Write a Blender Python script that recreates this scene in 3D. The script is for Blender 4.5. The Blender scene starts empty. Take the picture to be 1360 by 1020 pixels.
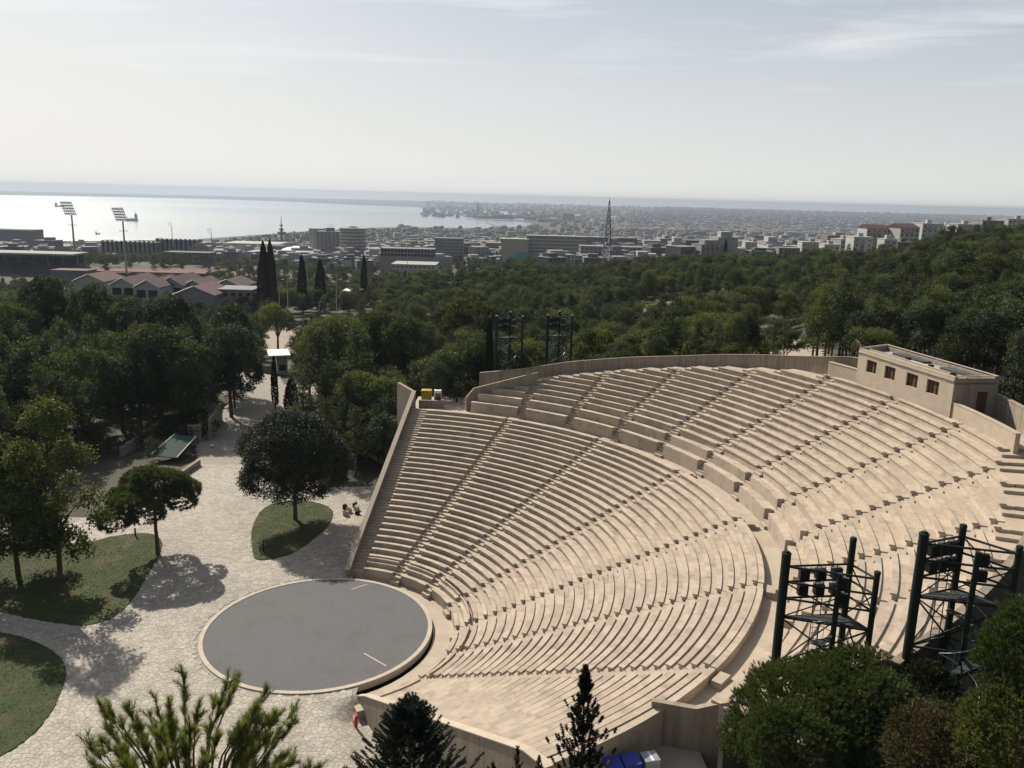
import bpy, math, random
import numpy as np
from mathutils import Vector, noise as mnoise

R = math.radians
rng = np.random.default_rng(7)
random.seed(7)
scene = bpy.context.scene
COL = scene.collection

# ---------------------------------------------------------------- camera
CX, CY, CZ = 16.12, -65.82, 36.81
FPX, PITCH, ROLL = 1112.8, .2202, .0263
cp, sp, cr, sr = math.cos(PITCH), math.sin(PITCH), math.cos(ROLL), math.sin(ROLL)
FWD = Vector((0, cp, -sp)); RT0 = Vector((1, 0, 0)); UP0 = Vector((0, sp, cp))
RT = cr*RT0 + sr*UP0; UP = -sr*RT0 + cr*UP0
cam = bpy.data.cameras.new('camera'); camo = bpy.data.objects.new('camera', cam); COL.objects.link(camo)
from mathutils import Matrix
camo.matrix_world = Matrix(((RT.x, UP.x, -FWD.x, CX), (RT.y, UP.y, -FWD.y, CY), (RT.z, UP.z, -FWD.z, CZ), (0, 0, 0, 1)))
cam.sensor_fit = 'HORIZONTAL'; cam.sensor_width = 36; cam.lens = 36*FPX/1360
cam.clip_start = .3; cam.clip_end = 60000
scene.camera = camo

# ---------------------------------------------------------------- light
SUN_AZ, SUN_EL = -35.0, 38.5        # from +Y towards +X, degrees
SUN_STRENGTH, SKY_STRENGTH, EXPOSURE = 5.0, .055, .33
world = bpy.data.worlds.new('World'); scene.world = world; world.use_nodes = True
nt = world.node_tree; nt.nodes.clear()
def N(t, kind, **kw):
    n = t.nodes.new(kind)
    for k, v in kw.items(): setattr(n, k, v)
    return n
out = N(nt, 'ShaderNodeOutputWorld'); bg = N(nt, 'ShaderNodeBackground')
sky = N(nt, 'ShaderNodeTexSky', sky_type='NISHITA'); sky.sun_disc = False
sky.sun_elevation = R(SUN_EL); sky.sun_rotation = R(SUN_AZ)
sky.air_density = 1.0; sky.dust_density = 3.0; sky.ozone_density = 1.0; sky.altitude = 100
tc = N(nt, 'ShaderNodeTexCoord'); sep = N(nt, 'ShaderNodeSeparateXYZ'); nt.links.new(tc.outputs['Generated'], sep.inputs[0])
# the sky continues below the geometric horizon with its horizon colour (the curved earth's dip)
mx = N(nt, 'ShaderNodeMath', operation='MAXIMUM'); mx.inputs[1].default_value = .03
nt.links.new(sep.outputs['Z'], mx.inputs[0])
comb = N(nt, 'ShaderNodeCombineXYZ')
nt.links.new(sep.outputs['X'], comb.inputs['X']); nt.links.new(sep.outputs['Y'], comb.inputs['Y']); nt.links.new(mx.outputs[0], comb.inputs['Z'])
nrm = N(nt, 'ShaderNodeVectorMath', operation='NORMALIZE'); nt.links.new(comb.outputs[0], nrm.inputs[0]); nt.links.new(nrm.outputs[0], sky.inputs[0])
# thin high haze layer: pale grey veil over the clear sky, denser near the horizon
veil = N(nt, 'ShaderNodeMapRange'); veil.inputs['From Min'].default_value = 0; veil.inputs['From Max'].default_value = .5
veil.inputs['To Min'].default_value = .94; veil.inputs['To Max'].default_value = .15
nt.links.new(mx.outputs[0], veil.inputs['Value'])
VEIL = (14.3, 14.5, 14.3, 1)
mixv = N(nt, 'ShaderNodeMix', data_type='RGBA')
# forward-scattering haze: brighter towards the sun, dimmer opposite
sdir = (math.sin(R(SUN_AZ))*math.cos(R(SUN_EL)), math.cos(R(SUN_AZ))*math.cos(R(SUN_EL)), math.sin(R(SUN_EL)))
dt = N(nt, 'ShaderNodeVectorMath', operation='DOT_PRODUCT'); dt.inputs[1].default_value = sdir; nt.links.new(tc.outputs['Generated'], dt.inputs[0])
fs = N(nt, 'ShaderNodeMapRange'); fs.inputs['From Min'].default_value = -.5; fs.inputs['From Max'].default_value = .22; fs.inputs['To Min'].default_value = .15; fs.inputs['To Max'].default_value = .80
fs2 = N(nt, 'ShaderNodeMapRange'); fs2.inputs['From Min'].default_value = .22; fs2.inputs['From Max'].default_value = 1; fs2.inputs['To Min'].default_value = 0; fs2.inputs['To Max'].default_value = .16
nt.links.new(dt.outputs['Value'], fs.inputs['Value']); nt.links.new(dt.outputs['Value'], fs2.inputs['Value'])
fsa = N(nt, 'ShaderNodeMath', operation='ADD'); nt.links.new(fs.outputs[0], fsa.inputs[0]); nt.links.new(fs2.outputs[0], fsa.inputs[1])
tint = N(nt, 'ShaderNodeMapRange'); tint.inputs['From Min'].default_value = .03; tint.inputs['From Max'].default_value = .30; nt.links.new(mx.outputs[0], tint.inputs['Value'])
vt = N(nt, 'ShaderNodeMix', data_type='RGBA'); vt.inputs['A'].default_value = VEIL; vt.inputs['B'].default_value = (VEIL[0]*.66, VEIL[1]*.73, VEIL[2]*.86, 1); nt.links.new(tint.outputs[0], vt.inputs['Factor'])
vs = N(nt, 'ShaderNodeVectorMath', operation='SCALE'); nt.links.new(vt.outputs['Result'], vs.inputs[0]); nt.links.new(fsa.outputs[0], vs.inputs['Scale']); nt.links.new(vs.outputs[0], mixv.inputs['B'])
nt.links.new(veil.outputs[0], mixv.inputs['Factor']); nt.links.new(sky.outputs[0], mixv.inputs['A'])
# cirrus streaks on a flat cloud layer
dv = N(nt, 'ShaderNodeMath', operation='DIVIDE'); dv2 = N(nt, 'ShaderNodeMath', operation='DIVIDE')
nt.links.new(sep.outputs['X'], dv.inputs[0]); nt.links.new(mx.outputs[0], dv.inputs[1])
nt.links.new(sep.outputs['Y'], dv2.inputs[0]); nt.links.new(mx.outputs[0], dv2.inputs[1])
cc = N(nt, 'ShaderNodeCombineXYZ'); nt.links.new(dv.outputs[0], cc.inputs['X']); nt.links.new(dv2.outputs[0], cc.inputs['Y'])
mp = N(nt, 'ShaderNodeMapping'); mp.inputs['Scale'].default_value = (.5, .95, 1); mp.inputs['Rotation'].default_value = (0, 0, R(12)); mp.inputs['Location'].default_value = (6.3, 2.2, 0)
nt.links.new(cc.outputs[0], mp.inputs[0])
cn = N(nt, 'ShaderNodeTexNoise'); cn.inputs['Scale'].default_value = .9; cn.inputs['Detail'].default_value = 7; cn.inputs['Roughness'].default_value = .55; cn.inputs['Distortion'].default_value = .6
nt.links.new(mp.outputs[0], cn.inputs['Vector'])
cr_ = N(nt, 'ShaderNodeMapRange'); cr_.inputs['From Min'].default_value = .50; cr_.inputs['From Max'].default_value = .72; cr_.inputs['To Max'].default_value = .5
nt.links.new(cn.outputs['Fac'], cr_.inputs['Value'])
cw = N(nt, 'ShaderNodeMapRange'); cw.inputs['From Min'].default_value = .10; cw.inputs['From Max'].default_value = .18
nt.links.new(mx.outputs[0], cw.inputs['Value'])
cm = N(nt, 'ShaderNodeMath', operation='MULTIPLY'); nt.links.new(cr_.outputs[0], cm.inputs[0]); nt.links.new(cw.outputs[0], cm.inputs[1])
mixc = N(nt, 'ShaderNodeMix', data_type='RGBA'); mixc.inputs['B'].default_value = (15.6, 15.6, 15.2, 1)
nt.links.new(cm.outputs[0], mixc.inputs['Factor']); nt.links.new(mixv.outputs['Result'], mixc.inputs['A'])
bg.inputs['Strength'].default_value = SKY_STRENGTH
nt.links.new(mixc.outputs['Result'], bg.inputs['Color']); nt.links.new(bg.outputs[0], out.inputs['Surface'])
sl = bpy.data.lights.new('sun', 'SUN'); sl.energy = SUN_STRENGTH; sl.angle = R(.6); sl.color = (1, .93, .82)
slo = bpy.data.objects.new('sun', sl); COL.objects.link(slo)
sd = Vector((math.sin(R(SUN_AZ))*math.cos(R(SUN_EL)), math.cos(R(SUN_AZ))*math.cos(R(SUN_EL)), math.sin(R(SUN_EL))))
slo.rotation_euler = sd.to_track_quat('Z', 'Y').to_euler()
scene.view_settings.view_transform = 'Standard'; scene.view_settings.look = 'None'
scene.view_settings.gamma = 1; scene.view_settings.use_curve_mapping = False
scene.view_settings.exposure = EXPOSURE
scene.cycles.max_bounces = 6; scene.cycles.diffuse_bounces = 1; scene.cycles.glossy_bounces = 2
scene.cycles.transmission_bounces = 2; scene.cycles.volume_bounces = 1; scene.cycles.transparent_max_bounces = 4

# ---------------------------------------------------------------- materials
def mat(name, base, rough=.85, var=.12, scale=.6, tone=.0, bump=0, bscale=20, transl=0, spec=.3, metal=0, second=None, sfac=(.45, .6), sscale=.15, streak=0):
    """Principled surface: base colour, broad noise mottling, optional per-face 'tone' attribute, a second colour in patches, vertical streaks."""
    m = bpy.data.materials.new(name); m.use_nodes = True; t = m.node_tree; t.nodes.clear()
    o = N(t, 'ShaderNodeOutputMaterial'); p = N(t, 'ShaderNodeBsdfPrincipled')
    p.inputs['Roughness'].default_value = rough; p.inputs['Metallic'].default_value = metal
    p.inputs['Specular IOR Level'].default_value = spec
    geo = N(t, 'ShaderNodeNewGeometry')
    n1 = N(t, 'ShaderNodeTexNoise'); n1.inputs['Scale'].default_value = scale; n1.inputs['Detail'].default_value = 6; n1.inputs['Roughness'].default_value = .65
    t.links.new(geo.outputs['Position'], n1.inputs['Vector'])
    col = (*base, 1)
    last = None
    if second:
        n2 = N(t, 'ShaderNodeTexNoise'); n2.inputs['Scale'].default_value = sscale; n2.inputs['Detail'].default_value = 5
        t.links.new(geo.outputs['Position'], n2.inputs['Vector'])
        mr = N(t, 'ShaderNodeMapRange'); mr.inputs['From Min'].default_value = sfac[0]; mr.inputs['From Max'].default_value = sfac[1]
        t.links.new(n2.outputs['Fac'], mr.inputs['Value'])
        mm = N(t, 'ShaderNodeMix', data_type='RGBA'); mm.inputs['A'].default_value = col; mm.inputs['B'].default_value = (*second, 1)
        t.links.new(mr.outputs[0], mm.inputs['Factor']); last = mm.outputs['Result']
    fac = N(t, 'ShaderNodeMapRange'); fac.inputs['From Min'].default_value = .25; fac.inputs['From Max'].default_value = .75
    fac.inputs['To Min'].default_value = 1-var; fac.inputs['To Max'].default_value = 1+var
    t.links.new(n1.outputs['Fac'], fac.inputs['Value']); val = fac.outputs[0]
    if tone:
        at = N(t, 'ShaderNodeAttribute', attribute_name='tone')
        tm = N(t, 'ShaderNodeMath', operation='MULTIPLY_ADD'); tm.inputs[1].default_value = tone; tm.inputs[2].default_value = 1
        t.links.new(at.outputs['Fac'], tm.inputs[0])
        m2 = N(t, 'ShaderNodeMath', operation='MULTIPLY'); t.links.new(val, m2.inputs[0]); t.links.new(tm.outputs[0], m2.inputs[1]); val = m2.outputs[0]
    if streak:
        mp_ = N(t, 'ShaderNodeMapping'); mp_.inputs['Scale'].default_value = (2.2, 2.2, .12); t.links.new(geo.outputs['Position'], mp_.inputs[0])
        n3 = N(t, 'ShaderNodeTexNoise'); n3.inputs['Scale'].default_value = 1.3; n3.inputs['Detail'].default_value = 5; t.links.new(mp_.outputs[0], n3.inputs['Vector'])
        f3 = N(t, 'ShaderNodeMapRange'); f3.inputs['From Min'].default_value = .3; f3.inputs['From Max'].default_value = .7
        f3.inputs['To Min'].default_value = 1-streak; f3.inputs['To Max'].default_value = 1+streak*.5
        t.links.new(n3.outputs['Fac'], f3.inputs['Value'])
        m3 = N(t, 'ShaderNodeMath', operation='MULTIPLY'); t.links.new(val, m3.inputs[0]); t.links.new(f3.outputs[0], m3.inputs[1]); val = m3.outputs[0]
    if transl:
        oi = N(t, 'ShaderNodeObjectInfo'); om = N(t, 'ShaderNodeMapRange'); om.inputs['To Min'].default_value = .6; om.inputs['To Max'].default_value = 1.5
        t.links.new(oi.outputs['Random'], om.inputs['Value']); m4 = N(t, 'ShaderNodeMath', operation='MULTIPLY'); t.links.new(val, m4.inputs[0]); t.links.new(om.outputs[0], m4.inputs[1]); val = m4.outputs[0]
    vm = N(t, 'ShaderNodeVectorMath', operation='SCALE')
    if last: t.links.new(last, vm.inputs[0])
    else: vm.inputs[0].default_value = base
    t.links.new(val, vm.inputs['Scale']); t.links.new(vm.outputs[0], p.inputs['Base Color'])
    if bump:
        nb = N(t, 'ShaderNodeTexNoise'); nb.inputs['Scale'].default_value = bscale; nb.inputs['Detail'].default_value = 4
        t.links.new(geo.outputs['Position'], nb.inputs['Vector'])
        b = N(t, 'ShaderNodeBump'); b.inputs['Strength'].default_value = bump; b.inputs['Distance'].default_value = .05
        t.links.new(nb.outputs['Fac'], b.inputs['Height']); t.links.new(b.outputs[0], p.inputs['Normal'])
    if transl:
        tr = N(t, 'ShaderNodeBsdfTranslucent')
        br = N(t, 'ShaderNodeVectorMath', operation='MULTIPLY'); br.inputs[1].default_value = (1.5, 1.6, .5)
        t.links.new(vm.outputs[0], br.inputs[0]); t.links.new(br.outputs[0], tr.inputs['Color'])
        ms = N(t, 'ShaderNodeMixShader'); ms.inputs[0].default_value = transl
        t.links.new(p.outputs[0], ms.inputs[1]); t.links.new(tr.outputs[0], ms.inputs[2]); t.links.new(ms.outputs[0], o.inputs['Surface'])
    else:
        t.links.new(p.outputs[0], o.inputs['Surface'])
    return m

M = {}
M['stone'] = mat('seat_stone', (.43, .352, .268), .8, .14, 1.6, tone=.13, bump=.35, bscale=9, second=(.315, .262, .208), sfac=(.54, .70), sscale=1.1)
M['step'] = mat('step_stone', (.40, .33, .25), .85, .14, 1.2, tone=.09, bump=.2, bscale=9)
M['concrete'] = mat('cast_concrete', (.29, .24, .18), .9, .16, .5, bump=.25, bscale=7, streak=.28, second=(.27, .225, .18), sfac=(.5, .65), sscale=.5)
M['walk'] = mat('walkway_stone', (.41, .34, .26), .85, .12, .7, tone=.06, bump=.15, bscale=10)
M['kerb'] = mat('pale_kerb', (.45, .385, .30), .8, .08, 1.2, tone=.06)
M['orch'] = mat('orchestra_asphalt', (.122, .120, .121), .9, .17, 6, bump=.35, bscale=30, second=(.106, .103, .102), sfac=(.50, .75), sscale=.4)
M['mortar'] = mat('paving_mortar', (.29, .26, .215), .95, .15, 1.5)
M['paver'] = mat('flagstone', (.385, .345, .285), .85, .14, .6, tone=.15, bump=.3, bscale=12, second=(.33, .30, .255), sfac=(.45, .62), sscale=.12)
M['grass'] = mat('lawn_grass', (.045, .060, .018), .95, .35, 1.1, tone=.35, bump=.8, bscale=25, second=(.08, .072, .034), sfac=(.50, .68), sscale=.35)
M['soil'] = mat('dry_ground', (.080, .070, .048), .95, .25, .12, bump=.5, bscale=3, second=(.045, .048, .026), sfac=(.42, .6), sscale=.04)
M['farland'] = M['soil']
M['road'] = mat('road_asphalt', (.16, .15, .14), .9, .1, .4)
M['dirt'] = mat('path_gravel', (.30, .25, .19), .95, .15, .5, bump=.3, bscale=6)
M['bark'] = mat('bark', (.10, .075, .055), .95, .25, 3, bump=.6, bscale=9)
M['pine'] = mat('pine_needles', (.052, .064, .030), .8, .2, .5, tone=.5, transl=.24)
M['pine_b'] = mat('pine_needles_olive', (.070, .080, .031), .8, .2, .5, tone=.5, transl=.26)
M['pine_d'] = mat('pine_needles_dark', (.040, .051, .028), .8, .2, .5, tone=.5, transl=.18)
M['oak'] = mat('oak_leaves_grey', (.056, .064, .046), .7, .15, .8, tone=.45, transl=.15)
M['plane'] = mat('plane_leaves', (.066, .078, .024), .7, .15, .6, tone=.4, transl=.28)
M['cyp'] = mat('cypress_scales', (.013, .020, .011), .85, .15, 1, tone=.4, transl=.1)
M['fir'] = mat('fir_needles_blue', (.036, .055, .048), .7, .12, 1, tone=.45, transl=.12)
M['fgpine'] = mat('long_pine_needles', (.125, .14, .05), .6, .12, 1, tone=.4, transl=.3)
M['near_pine'] = mat('near_pine_needles', (.066, .084, .030), .7, .15, .8, tone=.5, transl=.28)
M['brush'] = mat('brownish_shrub', (.075, .062, .036), .8, .2, 1, tone=.5, transl=.2)
M['bush'] = mat('shrub_leaves', (.036, .043, .017), .8, .2, 1, tone=.45, transl=.2)
M['pale_tree'] = mat('pale_green_leaves', (.075, .085, .026), .8, .15, .6, tone=.35, transl=.3)
M['red_leaf'] = mat('reddish_leaves', (.07, .040, .026), .8, .2, 1, tone=.4, transl=.2)
M['steel'] = mat('dark_green_steel', (.008, .016, .010), .7, .12, 2, spec=.35)
M['black'] = mat('black_lamp_housing', (.012, .012, .014), .5, .1, 2)
M['grate'] = mat('grey_grating', (.04, .043, .045), .7, .1, 3)
M['galv'] = mat('galvanised_metal', (.42, .43, .43), .45, .1, 2, metal=.6, spec=.5)
M['white'] = mat('white_paint', (.78, .77, .73), .6, .08, 1)
M['yellow'] = mat('yellow_paint', (.40, .27, .03), .6, .1, 1)
M['red'] = mat('red_paint', (.45, .02, .02), .4, .06, 2)
M['blue'] = mat('blue_plastic', (.035, .06, .32), .5, .06, 2)
M['lidgrey'] = mat('grey_sheet_metal', (.36, .39, .42), .35, .08, 2, metal=.5)
M['dark'] = mat('dark_opening', (.012, .011, .010), .8, .1, 1)
M['brown'] = mat('brown_shutter', (.085, .045, .025), .7, .15, 3)
M['roofmem'] = mat('bitumen_roof', (.30, .30, .29), .9, .2, .8)
M['darkconc'] = mat('shaded_stained_concrete', (.075, .068, .055), .95, .2, .6, streak=.3)  # base darkened to carry the outer wall's outside shade as well as stain
M['glass'] = mat('window_glass', (.05, .06, .07), .15, .05, 1, spec=.6)
M['greenglass'] = mat('green_glass_roof', (.055, .085, .07), .9, .2, 1, spec=.1)
M['plaster'] = mat('pale_plaster', (.34, .33, .31), .9, .08, .1, tone=.35)
M['plaster_w'] = mat('white_plaster', (.40, .39, .37), .9, .08, .1, tone=.15)
M['plaster_g'] = mat('grey_plaster', (.21, .21, .215), .9, .1, .05, tone=.2)
M['plaster_d'] = mat('dark_grey_concrete', (.125, .125, .13), .9, .1, .05, tone=.2)
M['tile'] = mat('red_roof_tiles', (.105, .045, .036), .85, .2, .3, tone=.2)
M['darktile'] = mat('dark_roof_tiles', (.07, .04, .035), .85, .2, .3, tone=.2)
M['track'] = mat('red_running_track', (.13, .045, .042), .9, .1, .1)
M['hull'] = mat('ship_hull', (.09, .10, .12), .7, .1, .1)
M['mural'] = mat('mural_wall', (.36, .33, .26), .9, .1, .05, second=(.10, .30, .28), sfac=(.5, .52), sscale=.05)
M['far_town'] = mat('hazy_town_walls', (.24, .23, .22), .9, .1, .01, tone=.35)
M['seats_blue'] = mat('blue_stadium_seats', (.045, .05, .066), .8, .2, .5)

# ---------------------------------------------------------------- mesh helpers
class MB:
    def __init__(s): s.v = []; s.f = []; s.t = []
    def poly(s, pts, tone=0.):
        n = len(s.v); s.v += [tuple(p) for p in pts]; s.f.append(tuple(range(n, n+len(pts)))); s.t.append(tone)
    def hexa(s, P, tone=0.):
        """eight corners: bottom ring 0-3 counter-clockwise from above, top ring 4-7"""
        n = len(s.v); s.v += [tuple(p) for p in P]
        for f in ((3, 2, 1, 0), (4, 5, 6, 7), (0, 1, 5, 4), (1, 2, 6, 5), (2, 3, 7, 6), (3, 0, 4, 7)):
            s.f.append(tuple(n+i for i in f)); s.t.append(tone)
    def box(s, x0, x1, y0, y1, z0, z1, tone=0.):
        s.hexa([(x0, y0, z0), (x1, y0, z0), (x1, y1, z0), (x0, y1, z0), (x0, y0, z1), (x1, y0, z1), (x1, y1, z1), (x0, y1, z1)], tone)
    def rbox(s, cx, cy, w, d, z0, z1, a=0., tone=0.):
        c, q = math.cos(a), math.sin(a)
        P = [(cx+c*x-q*y, cy+q*x+c*y) for x, y in ((-w/2, -d/2), (w/2, -d/2), (w/2, d/2), (-w/2, d/2))]
        s.hexa([(*p, z0) for p in P]+[(*p, z1) for p in P], tone)
    def prism(s, pts, z0, z1, tone=0.):
        """extruded polygon, points counter-clockwise; z0/z1 may be lists"""
        n = len(pts); Z0 = z0 if hasattr(z0, '__len__') else [z0]*n; Z1 = z1 if hasattr(z1, '__len__') else [z1]*n
        b = len(s.v); s.v += [(p[0], p[1], z) for p, z in zip(pts, Z0)]+[(p[0], p[1], z) for p, z in zip(pts, Z1)]
        s.f.append(tuple(b+i for i in reversed(range(n)))); s.f.append(tuple(b+n+i for i in range(n))); s.t += [tone, tone]
        for i in range(n):
            j = (i+1) % n; s.f.append((b+i, b+j, b+n+j, b+n+i)); s.t.append(tone)
    def tube(s, p, q, r, r2=None, n=7, tone=0., caps=True):
        p, q = Vector(p), Vector(q); d = (q-p)
        if d.length < 1e-6: return
        d.normalize(); a = Vector((0, 0, 1)) if abs(d.z) < .9 else Vector((1, 0, 0)); u = d.cross(a).normalized(); w = d.cross(u)
        r2 = r if r2 is None else r2; b = len(s.v)
        for c, rr in ((p, r), (q, r2)):
            for i in range(n):
                th = 2*math.pi*i/n; s.v.append(tuple(c+u*math.cos(th)*rr+w*math.sin(th)*rr))
        for i in range(n):
            j = (i+1) % n; s.f.append((b+i, b+n+i, b+n+j, b+j)); s.t.append(tone)
        if caps:
            s.f.append(tuple(b+i for i in range(n))); s.f.append(tuple(b+n+i for i in reversed(range(n)))); s.t += [tone, tone]
    def mesh(s, name, m):
        me = bpy.data.meshes.new(name); me.from_pydata(s.v, [], s.f); me.materials.append(m)
        a = me.attributes.new('tone', 'FLOAT', 'FACE'); a.data.foreach_set('value', np.array(s.t, np.float32))
        me.update(); return me
    def build(s, name, m, parent=None):
        return link(name, s.mesh(name, m), parent)
def link(name, data, parent=None):
    o = bpy.data.objects.new(name, data); COL.objects.link(o)
    if parent: o.parent = parent
    return o
def empty(name, loc=(0, 0, 0), rz=0):
    o = bpy.data.objects.new(name, None); COL.objects.link(o); o.location = loc; o.rotation_euler = (0, 0, rz); o.empty_display_size = .3
    return o
def tag(o, label=None, cat=None, group=None, kind=None):
    if label: o['label'] = label
    if cat: o['category'] = cat
    if group: o['group'] = group
    if kind: o['kind'] = kind
    return o
def copy_tree(o, parent=None):
    c = o.copy(); COL.objects.link(c)
    if parent: c.parent = parent
    for ch in o.children: copy_tree(ch, c)
    return c
def np_mesh(name, V, F, m, tone=None, smooth=False):
    """V (n,3), F (m,k)"""
    me = bpy.data.meshes.new(name); V = np.asarray(V, np.float32); F = np.asarray(F, np.int32); k = F.shape[1]
    me.vertices.add(len(V)); me.vertices.foreach_set('co', V.ravel())
    me.loops.add(F.size); me.loops.foreach_set('vertex_index', F.ravel())
    me.polygons.add(len(F)); me.polygons.foreach_set('loop_start', np.arange(0, F.size, k, dtype=np.int32)); me.polygons.foreach_set('loop_total', np.full(len(F), k, np.int32))
    me.materials.append(m)
    if tone is not None:
        a = me.attributes.new('tone', 'FLOAT', 'FACE'); a.data.foreach_set('value', np.asarray(tone, np.float32))
    if smooth: me.polygons.foreach_set('use_smooth', np.ones(len(F), bool))
    me.update(calc_edges=True); return me

def sight(px, py, Y):
    """where the line of sight through a point of the 1360x1020 photograph reaches the distance Y north of the camera"""
    d = FWD + RT*((px-680)/FPX) + UP*((510-py)/FPX); t = Y/d.y
    return Vector((CX, CY, CZ)) + d*t

# ---------------------------------------------------------------- theatre numbers
QX, QY = .06, -.70                   # common centre of the rows
def pol(r, deg, z=None):
    t = R(deg); p = (QX+r*math.cos(t), QY+r*math.sin(t))
    return p if z is None else (*p, z)
L_AISLES = [63.24, 42.67, 22.1, 1.5, -18.5, -38.85]
L_END, R_END = 80.7, -59.2
def lrow(k): return 11.70+.8*(k-1), .61+.357*(k-1)      # front radius, seat-top height, k = 1..30
DIAZ_R0, DIAZ_R1, DIAZ_Z = 36.15, 37.6, 10.3
U_AISLES = [62.7, 52.5, 42.3, 32.1, 21.9, 11.7, 1.5, -8.7, -18.7, -28.9, -39.0]
def urow(k):
    if k == -1: return 37.6, 11.75
    if k == 0: return 38.62, 12.62
    return 38.71+.92*k, 12.82+.45*k                     # k = 1..15
ENDS_K = [-1, 0, 1, 2, 3, 4, 5, 6, 7, 8, 9, 10, 11, 12, 13, 14, 15]
ENDS_L = [73.0, 72.2, 70.4, 66.8, 63.6, 62.2, 59.8, 56.6, 53.5, 50.6, 47.35, 43.9, 40.6, 36.9, 32.7, 28.6, 22.9]
ENDS_R = [-44.6, -43.6, -42.6, -41.9, -41.3, -40.8, -40.0, -38.6, -36.6, -33.6, -29.6, -24.6, -19.8, -15.9, -12.0, -7.9, -5.6]
WALL_PH = [-50, -46, -41.5, -36.6, -33, -29.5, -24.6, -19.8, -15.9, -12, -7.9, -4.5, -1, 4, 12, 18, 21.5, 24.5, 28.6, 32.7, 36.9, 40.6, 43.9, 47.4, 50.6, 53.5, 56.6, 59.8, 62, 66, 77]
WALL_R = [42.5, 43.6, 44.8, 46.4, 47.4, 48.3, 49.6, 50.8, 51.8, 52.9, 54.0, 55.2, 56.6, 57.4, 57.4, 56.6, 55.2, 54.3, 53.9, 53.1, 52.1, 51.2, 50.2, 49.3, 48.4, 47.5, 46.5, 45.6, 44.9, 44.3, 44.2]
def wall_r(ph): return float(np.interp(ph, WALL_PH, WALL_R))
def floor_at(ph):
    """height of the corridor floor outside the last row at this angle, in steps of one row"""
    best = 12.55
    for k, a, b in zip(ENDS_K, ENDS_L, ENDS_R):
        if b <= ph <= a: best = urow(k)[1]-.10
    return best
WTOP_PH = [-50, -41.5, -36.6, -29.6, -24.6, -15.9, -7.9, -3, 22, 28.6, 36.9, 43.9, 50.6, 59.8, 68, 77]
WTOP_Z = [13.6, 15.6, 17.0, 18.0, 18.6, 19.4, 20.6, 21.4, 21.4, 20.4, 19.4, 18.4, 17.6, 16.4, 14.9, 13.7]
def wall_top(ph): return float(np.interp(ph, WTOP_PH, WTOP_Z))

# ---------------------------------------------------------------- terrain
IDW = np.array([(-60, 60, 0), (-60, 0, 0), (-60, -40, -1), (0, -40, -1), (-30, -60, 0), (10, -42, -1), (-90, 0, 0), (-100, 60, -1), (-40, 90, 0), (-30, 50, 0),
    (-5, 60, 1), (-1, 46, 2), (2, 60, 4), (8, 43, 10.0), (10, 50, 10), (20, 60, 10.5), (30, 60, 12), (45, 45, 16), (56, 38, 18), (63, 22, 19), (65, 0, 19), (60, -10, 15),
    (54, -20, 8.5), (47, -30, 6), (40, -36, 5), (34, -38, 5.5), (29, -33, 7), (24, -36, 9), (21, -35, 9), (18, -38, 6), (30, -48, 8), (45, -50, 10), (62, -45, 14), (75, 0, 19), (80, -30, 19),
    (16, -70, 18), (0, -70, 8), (30, -70, 18), (0, -100, 14), (80, 60, 18), (60, 90, 12.5), (40, 80, 8), (20, 90, 4.5), (0, 90, 1), (-20, 100, 0)], float)
FAR_AZ = [-70, -31, -23, -14, 1, 16, 22, 29, 70]
FAR_D = [90, 110, 150, 200, 250, 370, 450, 600, 800, 1000, 1500, 2000, 2400, 2900, 4000, 5500, 40000]
FAR_Z = np.array([
    [0, -.5, -1, -4, -8, -16, -22, -28, -28, -40, -75, -102, -112, -112, -112, -112, -112],
    [0, -.5, -1, -4, -8, -16, -22, -28, -28, -40, -75, -102, -112, -112, -112, -112, -112],
    [0, -.5, -1, -4, -8, -15, -21, -28, -30, -42, -75, -101, -112, -112, -112, -112, -112],
    [0, 0, -1, -5, -8, -14, -20, -32, -38, -48, -75, -100, -110, -112, -112, -112, -112],
    [8, 6, 0, -2, -3, -5, -8, -20, -28, -34, -60, -75, -85, -98, -112, -112, -112],
    [12, 12, 10, 8, 6, 4, 1, -6, -17, -25, -50, -70, -80, -90, -105, -112, -112],
    [15, 14, 13, 12, 11, 8, 3, 2, -5, -15, -45, -65, -78, -88, -104, -112, -112],
    [18, 17, 18, 19, 20, 20, 17, 13, 2, -5, -35, -60, -75, -86, -102, -112, -112],
    [18, 17, 18, 19, 20, 22, 22, 20, 10, 5, -35, -60, -75, -86, -102, -112, -112]], float)
def cavea_floor(r, ph):
    z = np.where(r < 11.7, -.4, np.where(r < 35.9, .2+.446*(r-11.7), np.where(r < 37.6, 10.3, 11.5+.489*(r-37.6))))
    return np.minimum(z, 20.)
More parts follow.
